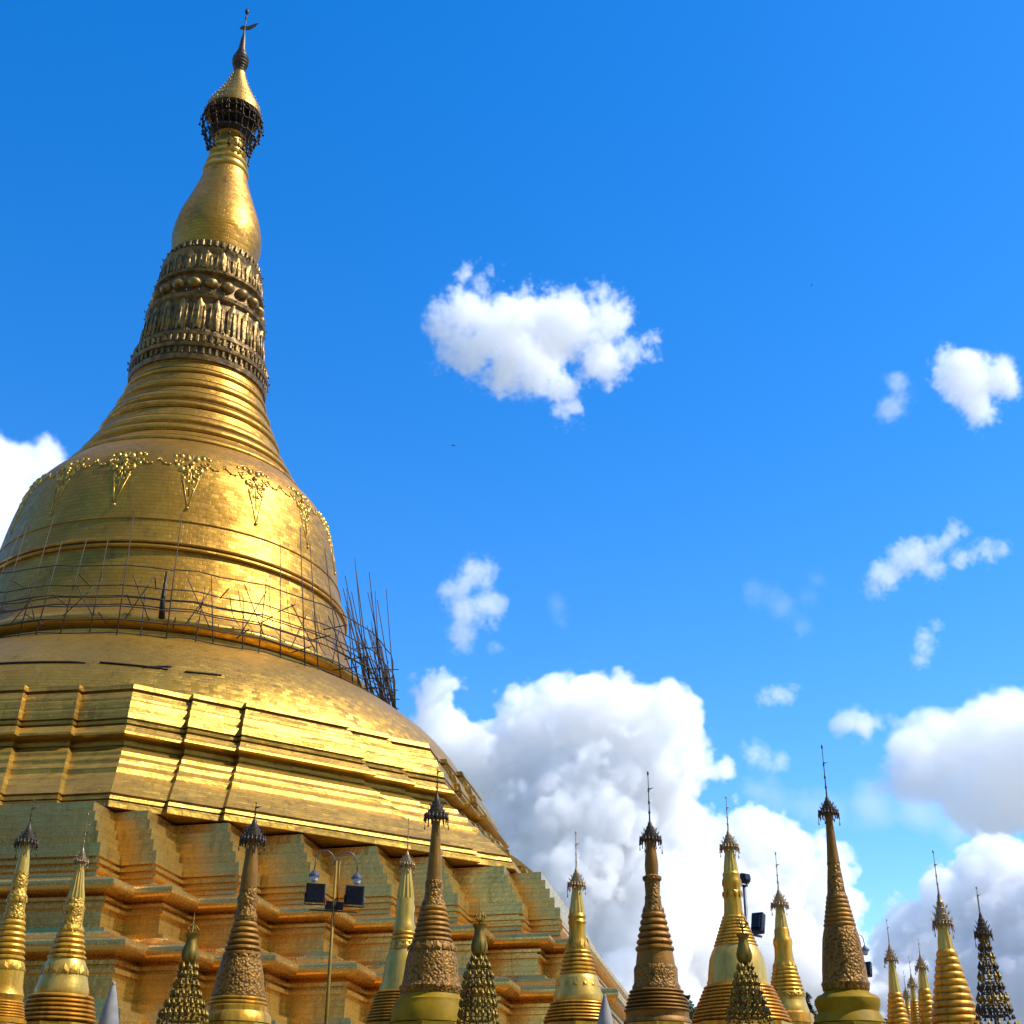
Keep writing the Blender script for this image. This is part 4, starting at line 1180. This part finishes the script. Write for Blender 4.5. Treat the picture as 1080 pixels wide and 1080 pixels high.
# ------------------------------------------------------------------ clouds: fields of vapour in the sky
CL_D = 1500.0
def cloud(label, blobs, res=160, dens=0.05, soft=9.0, na=26.0, ns=0.022, nb=16.0, dist=CL_D, group='clouds in the sky', name='white_cloud', billow=0.0):
    """blobs: (x, y, r) in photo pixels, or (Vector, radius in metres); vapour fills them and two scales of noise eat into it"""
    s = dist / F
    rn = random.Random(int(blobs[0][1]*7 + len(blobs)))
    pts = []
    if hasattr(blobs[0][0], 'x'):
        C0 = sum((b[0] for b in blobs), Vector((0, 0, 0))) / len(blobs)
        pts = [(b[0]-C0, b[1]) for b in blobs]
    else:
        cx = sum(b[0] for b in blobs)/len(blobs); cy = sum(b[1] for b in blobs)/len(blobs)
        C0 = CAM + ray(cx, cy)*dist
        for (x, y, r) in blobs:
            pts.append((CAM + ray(x, y)*(dist + rn.uniform(-0.7, 0.7)*r*s) - C0, r*s))
    mat = bpy.data.materials.new('cloud_vapour'); mat.use_nodes = True
    n = mat.node_tree.nodes; n.clear()
    o = n.new('ShaderNodeOutputMaterial'); p = n.new('ShaderNodeVolumePrincipled')
    p.inputs['Color'].default_value = (1, 0.995, 0.985, 1); p.inputs['Density'].default_value = dens * CL_D / dist; p.inputs['Anisotropy'].default_value = 0.1
    mat.node_tree.links.new(p.outputs[0], o.inputs['Volume'])
    g = bpy.data.node_groups.new('cloud_field', 'GeometryNodeTree')
    g.interface.new_socket('Geometry', in_out='INPUT', socket_type='NodeSocketGeometry')
    g.interface.new_socket('Geometry', in_out='OUTPUT', socket_type='NodeSocketGeometry')
    N, L = g.nodes, g.links
    out = N.new('NodeGroupOutput'); vc = N.new('GeometryNodeVolumeCube'); sm = N.new('GeometryNodeSetMaterial')
    sm.inputs['Material'].default_value = mat
    L.new(vc.outputs[0], sm.inputs[0]); L.new(sm.outputs[0], out.inputs[0])
    pos = N.new('GeometryNodeInputPosition').outputs[0]
    def mt(op, *a):
        m_ = N.new('ShaderNodeMath'); m_.operation = op
        for i, v in enumerate(a):
            if hasattr(v, 'is_linked'): L.new(v, m_.inputs[i])
            else: m_.inputs[i].default_value = v
        return m_.outputs[0]
    d = None
    for (q, r) in pts:
        v = N.new('ShaderNodeVectorMath'); v.operation = 'DISTANCE'
        L.new(pos, v.inputs[0]); v.inputs[1].default_value = q
        e = mt('SUBTRACT', v.outputs['Value'], r)
        d = e if d is None else mt('SMOOTH_MIN', d, e, r*0.5)
    off = N.new('ShaderNodeVectorMath'); off.operation = 'ADD'
    L.new(pos, off.inputs[0]); off.inputs[1].default_value = (rn.uniform(0, 900), rn.uniform(0, 900), rn.uniform(0, 900))
    for (freq, amp, det, rough) in ((ns, na, 3.0, 0.5), (ns*3.6, nb, 6.0, 0.66)):
        nz = N.new('ShaderNodeTexNoise'); nz.inputs['Scale'].default_value = freq/s; nz.inputs['Detail'].default_value = det
        nz.inputs['Roughness'].default_value = rough
        L.new(off.outputs[0], nz.inputs['Vector'])
        d = mt('ADD', d, mt('MULTIPLY', mt('SUBTRACT', nz.outputs[0], 0.5), amp*s*2.0))
    if billow:
        # rounded cauliflower heads of two sizes
        for (size, k) in ((46.0, 1.0), (19.0, 0.45)):
            vo = N.new('ShaderNodeTexVoronoi'); vo.feature = 'F1'; vo.inputs['Scale'].default_value = 1.0/(size*s)
            L.new(off.outputs[0], vo.inputs['Vector'])
            d = mt('ADD', d, mt('MULTIPLY', mt('SUBTRACT', vo.outputs['Distance'], 0.5), billow*k*s))
    den = mt('MINIMUM', mt('MAXIMUM', mt('MULTIPLY', d, -1.0/(soft*s)), 0.0), 1.0)
    L.new(den, vc.inputs['Density'])
    pad = (na+nb)*s*0.4
    lo = [min(q[i]-r for q, r in pts)-pad for i in range(3)]; hi = [max(q[i]+r for q, r in pts)+pad for i in range(3)]
    vc.inputs['Min'].default_value = lo; vc.inputs['Max'].default_value = hi
    h = max(hi[i]-lo[i] for i in range(3))/res
    for i, a in enumerate('XYZ'):
        vc.inputs['Resolution '+a].default_value = max(8, int((hi[i]-lo[i])/h))
    vol = bpy.data.volumes.new(name)
    vol.materials.append(mat)
    ob = bpy.data.objects.new(name, vol)
    COL.objects.link(ob)
    ob.location = C0
    md = ob.modifiers.new('vapour', 'NODES'); md.node_group = g
    tag(ob, label, 'cloud', group)
    return ob

cloud('bright white ragged cloud alone in the blue middle sky, largest of the free-floating ones',
      [(490, 332, 30), (535, 350, 38), (565, 338, 30), (595, 345, 40), (640, 335, 28), (568, 388, 30), (632, 378, 28), (500, 370, 26), (532, 390, 24), (590, 408, 18), (665, 366, 18), (473, 348, 22),
       (492, 290, 11), (507, 300, 10), (520, 290, 6), (633, 310, 18), (600, 430, 9), (680, 358, 13), (655, 345, 14), (470, 375, 14), (590, 432, 12)], 300, 0.05, 11, 22, 0.034, 30, billow=14)
cloud('white cloud behind the left shoulder of the giant bell',
      [(10, 505, 40), (42, 490, 28), (-25, 540, 50), (5, 555, 26), (-70, 520, 75), (-40, 590, 65)], 160, 0.06, 10, 20, 0.03, 16)
cloud('small thin ragged cloud under the largest lone cloud, right of the scaffolding',
      [(505, 603, 20), (490, 615, 17), (478, 624, 17), (492, 645, 22), (523, 640, 16), (508, 640, 18), (487, 665, 16), (488, 684, 11), (518, 656, 11), (525, 682, 6)], 150, 0.03, 12, 18, 0.05, 18)
cloud('huge billowing cumulus rising behind the right flank of the great pagoda',
      [(655, 742, 38), (600, 750, 38), (692, 748, 32), (722, 758, 22), (560, 768, 38), (640, 800, 70), (560, 835, 70), (700, 812, 46), (452, 742, 28), (470, 785, 42), (515, 808, 50),
       (600, 900, 92), (690, 885, 62), (742, 810, 14), (640, 985, 98), (530, 900, 78), (730, 940, 46), (715, 1010, 72), (620, 1090, 110)], 300, 0.055, 4, 26, 0.018, 22, billow=34)
cloud('white cumulus with a rounded top behind the broad gold stupa and the brown stupa',
      [(745, 885, 24), (800, 878, 28), (838, 892, 28), (868, 922, 28), (780, 930, 54), (850, 960, 46), (890, 955, 14), (800, 1020, 68), (872, 1030, 50), (745, 970, 46), (810, 1100, 90)], 280, 0.06, 4, 18, 0.026, 18, 1700, billow=27)
cloud('soft grey-white cloud bank at the right edge above the thin spires',
      [(1000, 795, 46), (1050, 775, 42), (1085, 815, 64), (960, 808, 36), (918, 765, 20), (935, 780, 20), (1030, 845, 38), (892, 762, 13), (1130, 790, 70)], 200, 0.04, 10, 24, 0.02, 16, 2000, billow=26)
cloud('bright cumulus at the lower right corner behind the dark openwork metal tree',
      [(1062, 918, 36), (1030, 932, 32), (1000, 962, 34), (962, 992, 34), (1085, 970, 66), (1022, 1022, 66), (930, 1032, 34), (1085, 1055, 74), (980, 1090, 74), (1140, 980, 80)], 280, 0.06, 4, 18, 0.024, 18, 1800, billow=27)
cloud('small white puffy cloud high at the right edge', [(1025, 400, 30), (1006, 388, 22), (1054, 396, 22), (1034, 438, 17), (1030, 420, 20), (1060, 410, 14)], 150, 0.055, 10, 18, 0.045, 18)
cloud('faint small puff beside the white puffy cloud high at the right', [(945, 406, 15), (943, 428, 15), (952, 420, 13), (938, 436, 10)], 110, 0.022, 12, 14, 0.05, 16)
cloud('slanting streaky white cloud at the right, halfway up', [(922, 620, 12), (934, 607, 16), (955, 590, 19), (970, 582, 15), (985, 576, 14), (1008, 560, 11), (998, 568, 11), (1040, 582, 12), (985, 600, 12), (1012, 588, 12), (1025, 585, 11), (1058, 580, 9)], 190, 0.035, 9, 15, 0.05, 16)
cloud('tiny tilted wisp of cloud below the slanting streaky cloud', [(969, 696, 10), (974, 684, 11), (979, 672, 11), (988, 662, 8)], 90, 0.035, 9, 11, 0.06, 14)
cloud('tiny flat cloud above the broad gold stupa', [(808, 736, 10), (818, 732, 11), (828, 733, 11), (838, 726, 7)], 90, 0.035, 9, 11, 0.06, 14)
cloud('small faint cloud between the huge cumulus and the right bank', [(797, 795, 14), (808, 800, 14), (820, 803, 12), (790, 790, 8)], 90, 0.03, 12, 13, 0.05, 14)
cloud('thin veil of pale cloud stretching left from the right bank', [(820, 845, 26), (870, 855, 28), (920, 850, 30), (970, 850, 30), (790, 832, 18), (845, 850, 24), (1010, 875, 24)], 130, 0.011, 24, 22, 0.02, 16, 2300)
cloud('very faint streak of cirrus in the blue at the middle right', [(800, 625, 16), (825, 640, 18), (845, 660, 16), (815, 632, 16), (860, 610, 12), (850, 630, 12)], 110, 0.006, 18, 18, 0.04, 16)
cloud('faint smudge of cloud right of the small ragged cloud', [(588, 640, 13), (592, 655, 12), (584, 628, 9)], 80, 0.006, 14, 10, 0.05, 10)
# clouds added out of view so that white shines back from the gilded sheets
def bank(label, az, el, dist, spread, r, seed):
    rn = random.Random(seed)
    bl = []
    for i in range(9):
        a, e = radians(az + rn.uniform(-spread, spread)), radians(el + rn.uniform(-0.6, 0.6)*spread)
        bl.append((CAM + Vector((sin(a)*cos(e), cos(a)*cos(e), sin(e)))*dist, r*rn.uniform(0.8, 1.3)))
    cloud(label, bl, 60, 0.06, 50, 60, 0.008, 20, 1600)
bank('added broad white cloud bank, unseen behind the viewer, brightening the gold', 165, 26, 1600, 26, 430, 21)
bank('added white cloud, unseen high to the left of the pagoda, brightening the bell', 298, 50, 1700, 13, 190, 23)
